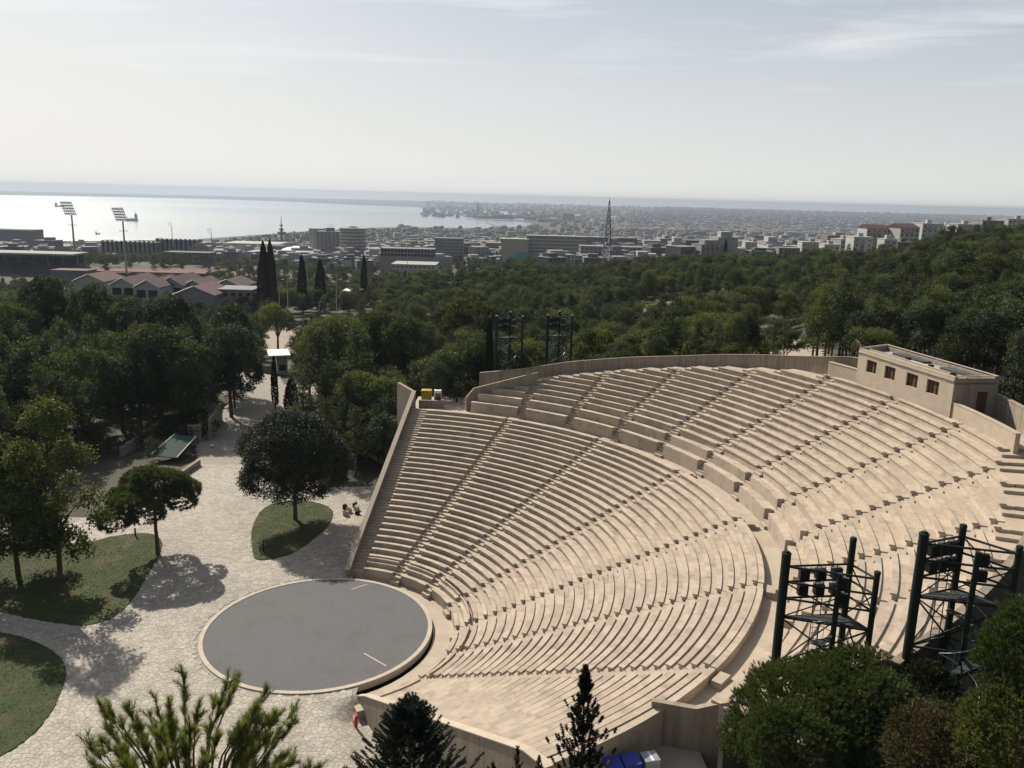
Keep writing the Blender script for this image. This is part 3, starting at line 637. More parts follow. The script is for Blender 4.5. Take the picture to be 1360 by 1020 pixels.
# ---------------------------------------------------------------- light towers
def light_tower(cols, zb, zt, inner, label, group, flights=2.2):
    """three heavy columns, rings of beams, diagonal braces, hung lamps, a platform and a spiral stair round an inner post"""
    base = (sum(c[0] for c in cols)/3, sum(c[1] for c in cols)/3, zb)
    e = tag(empty('lighting_tower', base), label, 'lighting tower', group)
    L = [(c[0]-base[0], c[1]-base[1], c[2]-zb) for c in cols]   # local, c[2] = own top height
    H = min(l[2] for l in L)
    for l, rad in zip(L, (.22, .16, .14)):
        mb = MB(); mb.tube((l[0], l[1], 0), l, rad, n=14); mb.tube((l[0], l[1], l[2]), (l[0], l[1], l[2]+.04), rad+.015, n=14); mb.build('column', M['steel'], e)
    def at(i, z): return Vector((L[i][0], L[i][1], z))
    lv = [H-.25, H-1.05, H-1.9, H-2.9]
    z = H-5.4
    while z > .5: lv.append(z); z -= 2.8
    for zz in lv:
        for i_, j_ in ((0, 1), (1, 2), (2, 0)):
            mb = MB(); mb.tube(at(i_, zz), at(j_, zz), .055, n=6); mb.build('beam', M['steel'], e)
    for zz0, zz1 in zip(lv[3:-1], lv[4:]):
        for i_, j_ in ((0, 1), (1, 2), (2, 0)):
            mb = MB(); mb.tube(at(i_, zz0), at(j_, zz1), .045, n=6); mb.build('brace', M['steel'], e)
            mb = MB(); mb.tube(at(j_, zz0), at(i_, zz1), .04, n=6); mb.build('brace', M['steel'], e)
    for i_, j_, a_, b_ in ((1, 2, 0, 2), (2, 1, 1, 3), (0, 2, 1, 3), (1, 0, 2, 3), (0, 1, 0, 1)):
        mb = MB(); mb.tube(at(i_, lv[a_]), at(j_, lv[b_]), .035, n=6); mb.build('brace', M['steel'], e)
    # platform
    c = (at(0, 0)+at(1, 0)+at(2, 0))/3; zp = lv[3]+.05
    P = [at(i_, 0).lerp(c, .06) for i_ in (0, 1, 2)]
    if (P[1]-P[0]).cross(P[2]-P[0]).z < 0: P = [P[0], P[2], P[1]]
    P[2 if P[2] != P[0] else 1] = P[2].lerp(c, .45)
    mb = MB(); mb.prism([(p.x, p.y) for p in P], zp, zp+.06); mb.build('platform', M['grate'], e)
    # inner post with spiral stair
    ix, iy = inner[0]-base[0], inner[1]-base[1]
    mb = MB(); mb.tube((ix, iy, 0), (ix, iy, H-.2), .13, n=10); mb.build('stair_post', M['steel'], e)
    nst = int((zp-.4)/.24); mb = MB(); rail = []
    for q in range(nst):
        a0 = q*R(26); a1 = a0+R(22); z_ = .3+q*.24; rr_ = .95
        mb.prism([(ix+.1*math.cos(a0), iy+.1*math.sin(a0)), (ix+rr_*math.cos(a0), iy+rr_*math.sin(a0)), (ix+rr_*math.cos(a1), iy+rr_*math.sin(a1)), (ix+.1*math.cos(a1), iy+.1*math.sin(a1))], z_, z_+.03)
        rail.append((ix+rr_*math.cos(a0), iy+rr_*math.sin(a0), z_+.95))
    mb.build('spiral_stair', M['grate'], e)
    mb = MB()
    for p, q_ in zip(rail[:-1], rail[1:]): mb.tube(p, q_, .022, n=5, caps=False)
    for p in rail[::2]: mb.tube(p, (p[0], p[1], p[2]-.95), .014, n=4, caps=False)
    mb.build('stair_rail', M['galv'], e)
    # ladder up to the lamps
    lx, ly = at(0, 0).lerp(at(1, 0), .45).lerp(c, .3).x, at(0, 0).lerp(at(1, 0), .45).lerp(c, .3).y
    mb = MB(); mb.tube((lx-.2, ly, zp-3), (lx-.2, ly, lv[0]), .025, n=5); mb.tube((lx+.2, ly, zp-3), (lx+.2, ly, lv[0]), .025, n=5)
    q = zp-3
    while q < lv[0]: mb.tube((lx-.2, ly, q), (lx+.2, ly, q), .016, n=4); q += .3
    mb.build('ladder', M['steel'], e)
    # lamps hung in three rows
    k_ = 0
    for (i_, j_) in ((0, 1), (2, 0)):
        for zz in (lv[0]-.42, lv[1]-.42):
            for f in (.3, .55, .8) if (i_, j_) == (0, 1) else (.35,):
                p = at(i_, zz).lerp(at(j_, zz), f); a = math.atan2(at(j_, 0).y-at(i_, 0).y, at(j_, 0).x-at(i_, 0).x)
                mb = MB(); mb.rbox(p.x, p.y, .46, .34, zz-.28, zz+.24, a+R(8)*((k_ % 3)-1)); 
                o_ = mb.build('spotlight', M['black'], e)
                mb = MB(); mb.tube((p.x, p.y, zz+.2), (p.x, p.y, zz+.42), .03, n=5); mb.rbox(p.x, p.y, .5, .05, zz+.24, zz+.28, a); b2 = mb.build('hanger', M['galv'], None); b2.parent = o_
                k_ += 1
    for i_ in range(3):
        p = at(i_, L[i_][2]); mb = MB(); mb.rbox(p.x, p.y, .22, .2, p.z+.04, p.z+.14, .3); mb.build('cap_lamp', M['steel'] if zt < 21.2 or base[1] < 0 else M['galv'], e)
    return e
G = 'green steel lighting towers round the theatre'
light_tower([(29.45, -28.46, 20.5), (32.75, -28.0, 21.1), (33.35, -29.6, 20.1)], 4.5, 21, (31.8, -29.2), 'nearer left of the two dark green lighting towers in front of the right-hand seats', G)
light_tower([(35.05, -30.0, 22.3), (37.35, -29.0, 22.3), (38.9, -30.9, 22.1)], 4.0, 22, (37.1, -30.9), 'dark green lighting tower at the right edge beside the outer wall', G)
light_tower([(13.9, 42.6, 21.5), (15.7, 44.6, 21.8), (17.3, 42.9, 21.5)], 8.5, 21.5, (15.6, 43.5), 'left one of two slender lighting towers standing behind the far left wall among trees', G)
light_tower([(20.7, 46.3, 21.3), (22.4, 48.2, 21.6), (24.0, 46.6, 21.3)], 8.5, 21.3, (22.3, 47.1), 'right one of two slender lighting towers standing behind the far left wall among trees', G)

# ---------------------------------------------------------------- near right end of the theatre: retaining walls, bins
e = tag(empty('retaining_wall', (26, -27.3, 8)), 'tall stained concrete wall closing the near end of the middle walkway', 'wall')
A = [(23.85, -26.65), (26.05, -27.25), pol(39.4, -43.2)]
mb = MB()
def thick(mb, a, b, th, z0a, z1a, z1b):
    a, b = Vector(a), Vector(b); d = (b-a).normalized(); n_ = Vector((-d.y, d.x))*th
    P = [(a.x, a.y), (b.x, b.y), (b.x+n_.x, b.y+n_.y), (a.x+n_.x, a.y+n_.y)]
    mb.hexa([(*p, z0a) for p in P]+[(p[0], p[1], z) for p, z in zip(P, (z1a, z1b, z1b, z1a))])
thick(mb, A[0], A[1], .35, 5, 11.25, 11.25); thick(mb, A[1], A[2], .35, 5, 11.253, 12.3)
thick(mb, A[2], pol(42.3, -41.6), .35, 3, 12.303, 14.6); thick(mb, pol(42.3, -41.6), pol(45.2, -40.6), .35, 3, 14.603, 15.9)
child_at(mb.build('wall_body', M['concrete']), e)
mb = MB(); thick(mb, (26.9, -29.8), (31.2, -27.9), .35, 3, 11.6, 12.4)
tag(mb.build('retaining_wall', M['darkconc']), 'dark concrete trough wall half hidden by the big round pine', 'wall')
LAND_Z = 8.8
mb = MB(); mb.prism([(17.0, -30.0), (18.5, -37), (27, -36), (26.4, -27), (23.6, -25.6), (20.0, -28.4)], 6.5, LAND_Z); tag(mb.build('service_landing', M['walk']), 'pale landing at the near end of the middle walkway', kind='structure')
LAND_Z = 8.8
def bin_(x, y, rz, col, lab, name='rubbish_bin', w=1.15, dp=.95, h=1.15):
    e = tag(empty(name, (x, y, LAND_Z), rz), lab, 'bin')
    mb = MB(); a, b_ = w/2, dp/2
    mb.hexa([(-a*.85, -b_*.8, .12), (a*.85, -b_*.8, .12), (a*.85, b_*.8, .12), (-a*.85, b_*.8, .12), (-a, -b_, h-.1), (a, -b_, h-.1), (a, b_, h-.1), (-a, b_, h-.1)]); mb.build('bin_body', col, e)
    mb = MB(); mb.hexa([(-a-.03, -b_-.03, h-.09), (a+.03, -b_-.03, h-.09), (a+.03, b_+.03, h-.09), (-a-.03, b_+.03, h-.09), (-a, -b_, h-.02), (a, -b_, h-.02), (a, b_, h+.08), (-a, b_, h+.08)]); l_ = mb.build('lid', col, e)
    mb = MB(); mb.tube((-a*.8, b_+.03, h), (a*.8, b_+.03, h), .03); x_ = mb.build('hinge_bar', M['dark']); x_.parent = l_
    for sx in (-1, 1):
        mb = MB(); mb.tube((sx*a*.7, b_*.6, .1), (sx*a*.7+.05, b_*.6, .1), .1, n=10); mb.build('wheel', M['dark'], e)
    return e
bin_(21.55, -29.9, R(15), M['blue'], 'left blue wheeled rubbish bin, partly behind the dark conifer', w=.82, dp=.8)
bin_(22.45, -29.6, R(15), M['blue'], 'right blue wheeled rubbish bin next to the grey metal box', w=.85, dp=.8)
e = tag(empty('metal_cabinet', (23.45, -29.3, LAND_Z), R(15)), 'grey sheet metal cabinet beside the blue bins', 'cabinet')
mb = MB(); mb.box(-.38, .38, -.36, .36, 0, 1.1); mb.build('cabinet_body', M['lidgrey'], e)
mb = MB(); mb.box(-.40, .40, -.38, .38, 1.103, 1.14); mb.build('top', M['lidgrey'], e)
mb = MB(); mb.box(-.04, .08, -.35, .35, 1.143, 1.15); mb.build('white_strip', M['white'], e)
bin_(21.6, -28.7, R(15), M['brown'], 'brown box behind the blue bins', 'storage_box', 1.0, .8, .85)
mb = MB(); mb.hexa([(20.9, -30.2, 8.8), (21.2, -30.1, 8.8), (21.15, -29.9, 8.8), (20.8, -30.0, 8.8), (20.95, -30.15, 9.7), (21.2, -30.1, 9.7), (21.2, -30.0, 9.85), (21.05, -30.0, 9.85)]); mb.tube((21.1, -30.1, 9.7), (21.35, -29.9, 10.1), .07); tag(mb.build('yellow_barrier', M['yellow']), 'small bright yellow barrier stand by the blue bins', 'barrier')

# ---------------------------------------------------------------- top left of lower tier: planter, cabinets
mb = MB(); mb.box(4.35, 7.6, 37.3, 37.6, 9.8, 11.3); tag(mb.build('low_wall', M['concrete']), 'low concrete wall below the yellow cabinet at the stair top', 'wall')
e = tag(empty('yellow_cabinet', (5.15, 39.2, 10.3)), 'yellow square utility cabinet at the top of the left stair', 'cabinet')
mb = MB(); mb.box(-.62, .62, -.5, .5, 0, 1.75); mb.build('cabinet_body', M['yellow'], e)
mb = MB(); mb.box(-.66, .66, -.55, .55, 1.753, 1.95); mb.build('lid', M['yellow'], e)
e = tag(empty('drinks_cooler', (6.65, 38.6, 10.3)), 'white upright cooler with a dark glass door beside the yellow cabinet', 'cooler')
mb = MB(); mb.box(-.45, .45, -.33, .35, 0, 2.1); mb.box(-.45, .45, -.36, -.333, 1.75, 2.1); mb.box(-.45, -.32, -.36, -.333, 0, 1.747); mb.build('cooler_body', M['white'], e)
mb = MB(); mb.box(-.317, .42, -.352, -.334, .15, 1.74); mb.build('glass_door', M['glass'], e)
mb = MB(); mb.box(3.6, 20, 36.3, 43.5, 9.6, 10.294); tag(mb.build('entrance_terrace', M['walk']), 'pale terrace at the left end of the middle walkway', kind='structure')

# ---------------------------------------------------------------- forecourt
LAWN_A = [(-34, 4), (-30, -1.0), (-26.29, -1.99), (-24.04, -2.61), (-21.44, -3.92), (-19.41, -5.43), (-17.82, -7.31), (-16.56, -10.78), (-16.07, -13.49), (-16.05, -15.6), (-16.85, -17.67), (-20, -22), (-30, -26), (-46, -22), (-46, 0)]
LAWN_B = [(-40, 5), (-34, 1.8), (-28.43, 1.56), (-25.11, .39), (-22.16, -.25), (-19.7, -.63), (-18.1, .76), (-17.84, 3.83), (-18.78, 9.18), (-19.48, 13.85), (-20.6, 17.6), (-23.09, 19.8), (-26.43, 18.46), (-28.02, 16.5), (-32.11, 16.0), (-37, 14), (-44, 9)]
LAWN_C = [(-10.27, 14.99), (-9.6, 13.4), (-7.79, 13.6), (-5.9, 15.6), (-4.78, 19.5), (-4.0, 24), (-4.8, 28.6), (-9.17, 31), (-13.2, 29), (-12.6, 22), (-11.4, 18)]
def inside(poly, x, y):
    c = False; j = len(poly)-1
    for i in range(len(poly)):
        if (poly[i][1] > y) != (poly[j][1] > y) and x < (poly[j][0]-poly[i][0])*(y-poly[i][1])/(poly[j][1]-poly[i][1])+poly[i][0]: c = not c
        j = i
    return c
def smooth_poly(P, n=3):
    for _ in range(n):
        Q = []
        for a, b in zip(P, P[1:]+P[:1]): Q += [(a[0]*.75+b[0]*.25, a[1]*.75+b[1]*.25), (a[0]*.25+b[0]*.75, a[1]*.25+b[1]*.75)]
        P = Q
    return P
def ccw(P):
    A = sum(a[0]*b[1]-b[0]*a[1] for a, b in zip(P, P[1:]+P[:1])); return P if A > 0 else P[::-1]
LAWNS = [ccw(smooth_poly(p, 2)) for p in (LAWN_A, LAWN_B, LAWN_C)]
FORE = [(-42, 3), (-33, -29), (-10, -33), (3, -33), (12, -33), (18, -32), (5.4, -9.6), (4.6, -8.4), (0, -8.4), (0, 8.4), (1.0, 10.6), (4, 36), (1, 39.5), (-7, 37.6), (-15.5, 37.4), (-21.5, 50), (-18.5, 66), (-24.5, 84), (-31, 100), (-45, 108), (-52, 106), (-40, 98), (-35.5, 86), (-31.5, 65), (-30, 52), (-26, 42), (-26.5, 33), (-29, 23.5), (-44, 23)]
def pav_z(x, y):
    d_ = (x-QX)*-.865+(y-QY)*-.5015; r_ = math.hypot(x-QX, y-QY)
    k_ = max(0, min(1, 1-(d_-.3)/3.2))*max(0, min(1, (r_-10)/2.2)) if (y < -7 and x > -6) else 0
    return -1.1*k_*k_*(3-2*k_)
# mortar bed as a fine grid inside the outline
def grid_sheet(poly, step, zf, dz):
    xs = [p[0] for p in poly]; ys = [p[1] for p in poly]; mb = MB(); idx = {}
    def vid(i, j):
        if (i, j) not in idx: idx[(i, j)] = len(mb.v); x, y = i*step, j*step; mb.v.append((x, y, zf(x, y)+dz))
        return idx[(i, j)]
    for i in range(int(min(xs)/step)-1, int(max(xs)/step)+2):
        for j in range(int(min(ys)/step)-1, int(max(ys)/step)+2):
            if inside(poly, (i+.5)*step, (j+.5)*step):
                mb.f.append((vid(i, j), vid(i+1, j), vid(i+1, j+1), vid(i, j+1))); mb.t.append(0)
    return mb
fore = grid_sheet(FORE, .5, pav_z, -.035).build('forecourt_paving', M['mortar']); tag(fore, 'irregular pale flagstone paving in front of the theatre', kind='structure')
# flagstones: clipped Voronoi cells
def cells(bounds, s, keep):
    x0, x1, y0, y1 = bounds; nx, ny = int((x1-x0)/s)+1, int((y1-y0)/s)+1
    rs = np.random.default_rng(3); Pn = np.stack(np.meshgrid(np.arange(nx), np.arange(ny), indexing='ij'), -1)*s+[x0, y0]+rs.uniform(.02*s, .98*s, (nx, ny, 2))
    res = []
    for i in range(2, nx-2):
        for j in range(2, ny-2):
            c = Pn[i, j]
            if not keep(c[0], c[1]): continue
            poly = [(c[0]-s*1.3, c[1]-s*1.3), (c[0]+s*1.3, c[1]-s*1.3), (c[0]+s*1.3, c[1]+s*1.3), (c[0]-s*1.3, c[1]+s*1.3)]
            for a in range(-2, 3):
                for b in range(-2, 3):
                    if a == 0 and b == 0: continue
                    q = Pn[i+a, j+b]; nx_, ny_ = q[0]-c[0], q[1]-c[1]; dd = math.hypot(nx_, ny_)
                    if dd > 2.6*s: continue
                    lim = dd/2-.011; nx_ /= dd; ny_ /= dd; newp = []
                    for u, v in zip(poly, poly[1:]+poly[:1]):
                        du = (u[0]-c[0])*nx_+(u[1]-c[1])*ny_-lim; dv_ = (v[0]-c[0])*nx_+(v[1]-c[1])*ny_-lim
                        if du <= 0: newp.append(u)
                        if du*dv_ < 0: t_ = du/(du-dv_); newp.append((u[0]+(v[0]-u[0])*t_, u[1]+(v[1]-u[1])*t_))
                    poly = newp
                    if len(poly) < 3: break
                if len(poly) < 3: break
            if len(poly) >= 3: res.append((c, poly))
    return res
def keep_stone(x, y):
    if not inside(FORE, x, y) or y > 45: return False
    if math.hypot(x, y) < 10.0: return False
    r = math.hypot(x-QX, y-QY); ph = math.degrees(math.atan2(y-QY, x-QX))
    if r < 12 and -62 < ph < 87: return False
    return not any(inside(L_, x, y) for L_ in LAWNS)
st = cells((-33, 8, -31, 44), .38, keep_stone)
def near_key(c): return (c[0][0]-CX)**2+(c[0][1]-CY)**2
def in_view(c):
    v = Vector((c[0][0]-CX, c[0][1]-CY, -CZ)); return abs(v.dot(RT))/v.dot(FWD) < .62 and abs(v.dot(UP))/v.dot(FWD) < .46
st.sort(key=lambda c: (0 if in_view(c) else 1, near_key(c)))
rest = MB()
for q, (c, poly) in enumerate(st):
    h = random.uniform(-.008, .008); zc = pav_z(c[0], c[1]); tn = random.uniform(-1, 1)
    zs = [pav_z(p[0], p[1])+h for p in poly]
    if q < 300:
        mb = MB(); mb.prism([(p[0]-c[0], p[1]-c[1]) for p in poly], [z-zc-.06 for z in zs], [z-zc for z in zs], tn)
        o = mb.build('flagstone', M['paver'], fore); o.location = (c[0], c[1], zc)
    else: rest.prism(poly, [z-.06 for z in zs], zs, tn)
o = rest.build('flagstones', M['paver'], fore); o['kind'] = 'stuff'
# lawns
for P, lab in zip(LAWNS, ('round green lawn at the near left of the forecourt', 'dry mottled lawn under the plane tree', 'teardrop lawn round the dark oak')):
    mb = grid_sheet(P, .6, lambda x, y: .05+.05*mnoise.noise(Vector((x*.6, y*.6, 0))), .0)
    n0 = len(P); mb2 = MB(); mb2.prism([(p[0], p[1]) for p in P], -.3, .045); 
    tag(mb2.build('lawn', M['grass']), lab, kind='structure')
# tufts of grass
gx = rng.uniform(-46, -3, 90000); gy = rng.uniform(-26, 32, 90000)
ok = np.array([any(inside(L_, x, y) for L_ in LAWNS) for x, y in zip(gx, gy)]); gx, gy = gx[ok], gy[ok]
n = len(gx); a = rng.uniform(0, 6.28, n); s = rng.uniform(.04, .09, n)
V = np.stack([np.stack([gx-s*np.cos(a), gy-s*np.sin(a), np.full(n, .03)], 1), np.stack([gx+s*np.cos(a), gy+s*np.sin(a), np.full(n, .03)], 1), np.stack([gx+rng.uniform(-.06, .06, n), gy+rng.uniform(-.06, .06, n), .045+s*.5], 1)], 1).reshape(-1, 3)
o = link('grass_tufts', np_mesh('grass_tufts', V, np.arange(3*n).reshape(-1, 3), M['grass'], rng.uniform(-1, 1, n))); tag(o, 'short grass tufts growing over the lawns', 'grass', kind='stuff')
# kerb of the near lawn
# entrance road beyond
ROAD = [(-24.5, 84), (-18.5, 66), (-20.6, 54), (-30, 54), (-31.5, 65), (-35.5, 86), (-42, 96), (-60, 104), (-60, 112), (-42, 110), (-29, 106), (-18, 104), (-5, 100), (-5, 94), (-18, 96), (-27, 92)]
tag(grid_sheet(ROAD, 1., lambda x, y: tz(x, y), .10).build('entrance_road', M['dirt']), 'curving pale entrance road leading out between the trees', kind='structure')
# fire hose box on the near end wall
e = tag(empty('fire_hose_box', (5.55, -12.05, -.9), R(-59.9)), 'red fire hose box fixed to the foot of the near end wall', 'hose box')
mb = MB(); mb.box(-.22, .22, -.22, -.02, .1, .95); mb.build('box_body', M['red'], e)
mb = MB(); mb.box(-.17, .17, -.245, -.223, .55, .85); mb.build('panel', M['white'], e)
mb = MB()
for q in range(6): mb.tube((.4+q*.6, -.15, -.15), (1.0+q*.6, -.15, -.15), .05, n=6)
tag(mb.build('water_pipe', M['galv'], e))
# low walls, ramp and glass roof at the left of the entrance path
for A_, lab in (([(-26.6, 36.4, .75), (-26.0, 43.0, .8)], 'short low wall beside the paved path near the umbrella pine'),
              ([(-38.5, 47, .9), (-37.8, 59.5, 1.6)], 'long low wall along the dry bank left of the glass roof'),
              ([(-31.5, 53.0, 2.6), (-29.8, 53.6, 2.6)], 'rough stone pier behind the green glass roof'),
              ([(-28.6, 54.6, 3.2), (-30.9, 66.0, 3.0)], 'tall dark concrete wall beside the entrance path'),
              ([(-4.6, 47.6, 4.2), (.4, 42.6, 4.2)], 'tall pale concrete wall left of the end wall behind the oak')):
    (x0, y0, z0), (x1, y1, z1) = A_
    mb = MB(); thick(mb, (x0, y0), (x1, y1), .45, -1, z0, z1); tag(mb.build('concrete_wall', M['concrete']), lab, 'wall')
mb = MB(); mb.prism([(-33.6, 44.8), (-29.6, 44.0), (-29.0, 49.6), (-32.4, 50.4)], [.5, .5, 1.9, 1.9], [.62, .62, 2.02, 2.02]); e = tag(mb.build('glass_roof', M['greenglass']), 'sloping green glass roof over a sunken stair left of the path', 'roof')
mb = MB(); mb.tube((-29.6, 44.0, .68), (-29.0, 49.6, 2.08), .07); mb.tube((-33.6, 44.8, .68), (-32.4, 50.4, 2.08), .07); o = mb.build('glazing_bar', M['white'], e)
# lamps and bollards
def path_lamp(x, y, lab, h=3.4):
    e = tag(empty('path_lamp', (x, y, tz(x, y) if y > 50 else 0)), lab, 'lamp')
    mb = MB(); mb.tube((0, 0, 0), (0, 0, h), .05, .035, n=8); mb.build('pole', M['galv'], e)
    mb = MB(); mb.tube((0, 0, h), (0, 0, h+.12), .05, .30, n=12); mb.tube((0, 0, h+.12), (0, 0, h+.3), .30, .1, n=12); mb.build('lamp_head', M['white'], e)
path_lamp(-26.6, 55.5, 'white globe path lamp beside the dark concrete wall')
path_lamp(-27.4, 51.3, 'short white path lamp at the foot of the dark wall', .5)
for x, y, lab in ((-24.07, 18.61, 'small black bollard lamp on the lawn edge left of the umbrella pine'), (-9.3, 15.4, 'small black bollard lamp at the tip of the teardrop lawn')):
    mb = MB(); mb.tube((x, y, 0), (x, y, .85), .09, n=10); mb.tube((x, y, .85), (x, y, .95), .12, n=10); tag(mb.build('bollard_lamp', M['black']), lab, 'bollard')
# rubble beside the oak
mb_ = None
for q, (x, y) in enumerate(((-3.3, 28.2), (-2.7, 27.2), (-2.3, 28.9), (-1.9, 27.9), (-1.6, 26.6), (-2.9, 26.2))):
    mb = MB(); pts = [(x+.33*math.cos(a_)*random.uniform(.7, 1.2), y+.33*math.sin(a_)*random.uniform(.7, 1.2)) for a_ in np.arange(0, 6.2, .9)]
    mb.prism(pts, -.05, [random.uniform(.35, .7) for _ in pts]); o = mb.build('boulder', M['kerb'] if q % 2 else M['dark'])
    tag(o, ['pale', 'dark'][1-q % 2]+' stone in the heap right of the oak, '+['rearmost on the left', 'centre left', 'rearmost on the right', 'centre right', 'nearest on the right', 'nearest on the left'][q], 'stone', 'stones heaped beside the oak')

# ---------------------------------------------------------------- foliage
def rand_dirs(n, g=rng):
    v = g.normal(size=(n, 3)); return v/np.linalg.norm(v, axis=1, keepdims=True)
def leaf_quads(tips, n, size, spread, tone_t=None, g=rng, up=.3, aspect=.6):
    """n leaf-sized quads scattered round each tip"""
    T = np.repeat(tips, n, 0); m_ = len(T); c = T+g.normal(size=(m_, 3))*spread
    nrm_ = rand_dirs(m_, g)+[0, 0, up]; nrm_ /= np.linalg.norm(nrm_, axis=1, keepdims=True)
    a = np.cross(nrm_, rand_dirs(m_, g)); a /= np.linalg.norm(a, axis=1, keepdims=True)+1e-9; b = np.cross(nrm_, a)
    s = (size*g.uniform(.6, 1.3, m_))[:, None]; a = a*s; b = b*s*aspect
    V = np.stack([c-a, c-b*.8, c+a, c+b*.8], 1).reshape(-1, 3)
    tn = (np.repeat(tone_t, n) if tone_t is not None else 0)+g.uniform(-.45, .45, m_)
    return V, np.arange(4*m_).reshape(-1, 4), tn
def needle_tris(tips, dirs, n, L, W, spread, tone_t=None, g=rng, along=.0):
    """n thin needles fanning out from each tip along its direction"""
    T = np.repeat(tips, n, 0); D = np.repeat(dirs, n, 0); m_ = len(T)
    d = D+rand_dirs(m_, g)*spread; d /= np.linalg.norm(d, axis=1, keepdims=True)
    side = np.cross(d, rand_dirs(m_, g)); side /= np.linalg.norm(side, axis=1, keepdims=True)+1e-9
    l = (L*g.uniform(.6, 1.2, m_))[:, None]; base = T-D*(g.uniform(0, 1, m_)*along)[:, None]
    V = np.stack([base-side*W/2, base+side*W/2, base+d*l], 1).reshape(-1, 3)
    tn = (np.repeat(tone_t, n) if tone_t is not None else 0)+g.uniform(-.4, .4, m_)
    return V, np.arange(3*m_).reshape(-1, 3), tn
def lobe_tips(lobes, per, g=rng, inner=.55, hang=-.5):
    """points in the outer shell of each ellipsoid lobe, none that lie deep inside another lobe"""
    out_, nr, tn = [], [], []
    for (cx, cy, cz, rx, ry, rz) in lobes:
        n_ = int(per*(rx*ry+rx*rz+ry*rz)/3); d_ = rand_dirs(n_, g); d_ = d_[d_[:, 2] > hang]
        rad = g.uniform(inner, 1, len(d_))**.6; p = d_*[rx, ry, rz]*rad[:, None]+[cx, cy, cz]
        k_ = np.ones(len(p), bool)
        for l in lobes:
            if l == (cx, cy, cz, rx, ry, rz): continue
            q = (p-np.array(l[:3]))/np.array(l[3:]); k_ &= (q**2).sum(1) > .55
        out_.append(p[k_]); nr.append(d_[k_]); tn.append(np.full(k_.sum(), g.uniform(-.35, .35)))
    return np.concatenate(out_), np.concatenate(nr), np.concatenate(tn)
def trunk_mesh(h, r0, r1, limbs, name='trunk', lean=(0, 0), g=random):
    mb = MB(); pts = []; n_ = 5
    for q in range(n_+1):
        f = q/n_; pts.append((lean[0]*f*f*h+g.uniform(-.05, .05)*h*.15*(q > 0), lean[1]*f*f*h+g.uniform(-.05, .05)*h*.15*(q > 0), f*h))
    for q in range(n_): mb.tube(pts[q], pts[q+1], r0+(r1-r0)*q/n_, r0+(r1-r0)*(q+1)/n_, n=8, caps=False)
    for (x, y, z, f) in limbs:
        q = f*n_; i_ = min(int(q), n_-1); p = Vector(pts[i_]).lerp(Vector(pts[i_+1]), q-i_); e_ = Vector((x, y, z)); mid = p.lerp(e_, .5)+Vector((0, 0, .08*(e_-p).length))
        r_ = (r0+(r1-r0)*f)*.6; mb.tube(p, mid, r_, r_*.7, n=6, caps=False); mb.tube(mid, e_, r_*.7, r_*.25, n=6, caps=False)
    return mb.mesh(name, M['bark'])
def make_pine(kind, seed):
    """Aleppo pine, about 10 m tall, broken rounded crown of several masses"""
    g = np.random.default_rng(seed); lobes = []; H = 10
    if kind == 'round':
        for q in range(16):
            f = g.uniform(.36, .95); a = g.uniform(0, 6.28); rr_ = (1-abs(f-.55)*1.35)*2.6*g.uniform(.35, 1)
            s = g.uniform(.85, 1.5)*(1.25-f*.55); lobes.append((rr_*math.cos(a), rr_*math.sin(a), f*H, s*1.15, s*1.15, s*.85))
        lobes.append((0, 0, H*.9, 1.1, 1.1, 1.2))
    elif kind == 'cone':
        for q in range(20):
            f = g.uniform(.22, .97); a = g.uniform(0, 6.28); rr_ = (1.02-f)*2.9*g.uniform(.5, 1)
            s = g.uniform(.7, 1.1)*(1.35-f*.9); lobes.append((rr_*math.cos(a), rr_*math.sin(a), f*H, s, s, s*.8))
        lobes.append((0, 0, H*.93, .6, .6, .9))
    elif kind == 'flat':
        for q in range(15):
            f = g.uniform(.60, .92); a = g.uniform(0, 6.28); rr_ = 3.3*math.sqrt(g.uniform(0, 1)); s = g.uniform(.8, 1.25)
            lobes.append((rr_*math.cos(a), rr_*math.sin(a), f*H-.06*rr_**2, s*1.3, s*1.3, s*.75))
    tips, nr, tn = lobe_tips(lobes, 118, g, inner=.35)
    tips = tips+nr*g.normal(size=(len(tips), 1))*.22+[0, 0, 1]*np.abs(g.normal(size=(len(tips), 1)))*.16
    V, F, t_ = leaf_quads(tips, 5, .21, .19, tn+g.uniform(-.4, .4, len(tn)), g, aspect=.32)
    limbs = [(l[0]*.8, l[1]*.8, l[2]-.2, min(.95, max(.3, l[2]/H-.15))) for l in lobes[:9]]
    return V, F, t_, limbs
PINES = []
for kind, seed in (('round', 1), ('cone', 12), ('round', 3), ('cone', 4), ('cone', 5), ('flat', 6), ('round', 8)):
    V, F, t_, limbs = make_pine(kind, seed)
    tr = trunk_mesh(9, .20, .05, limbs)
    PINES.append((V, F, t_, tr, kind))
pine_mesh = {}
def pine_crown(v, mk):
    if (v, mk) not in pine_mesh:
        V, F, t_, tr, kind = PINES[v]; pine_mesh[(v, mk)] = np_mesh('crown', V, F, M[mk], t_)
    return pine_mesh[(v, mk)]
def place_tree(name, crown, trunk, x, y, s, rz, label, cat, group=None, sxy=1, z=None):
    z = tz(x, y)-.15 if z is None else z
    e = empty(name, (x, y, z), rz); e.scale = (s*sxy, s*sxy, s); tag(e, label, cat, group)
    if trunk: link('trunk', trunk, e)
    link('crown', crown, e); return e

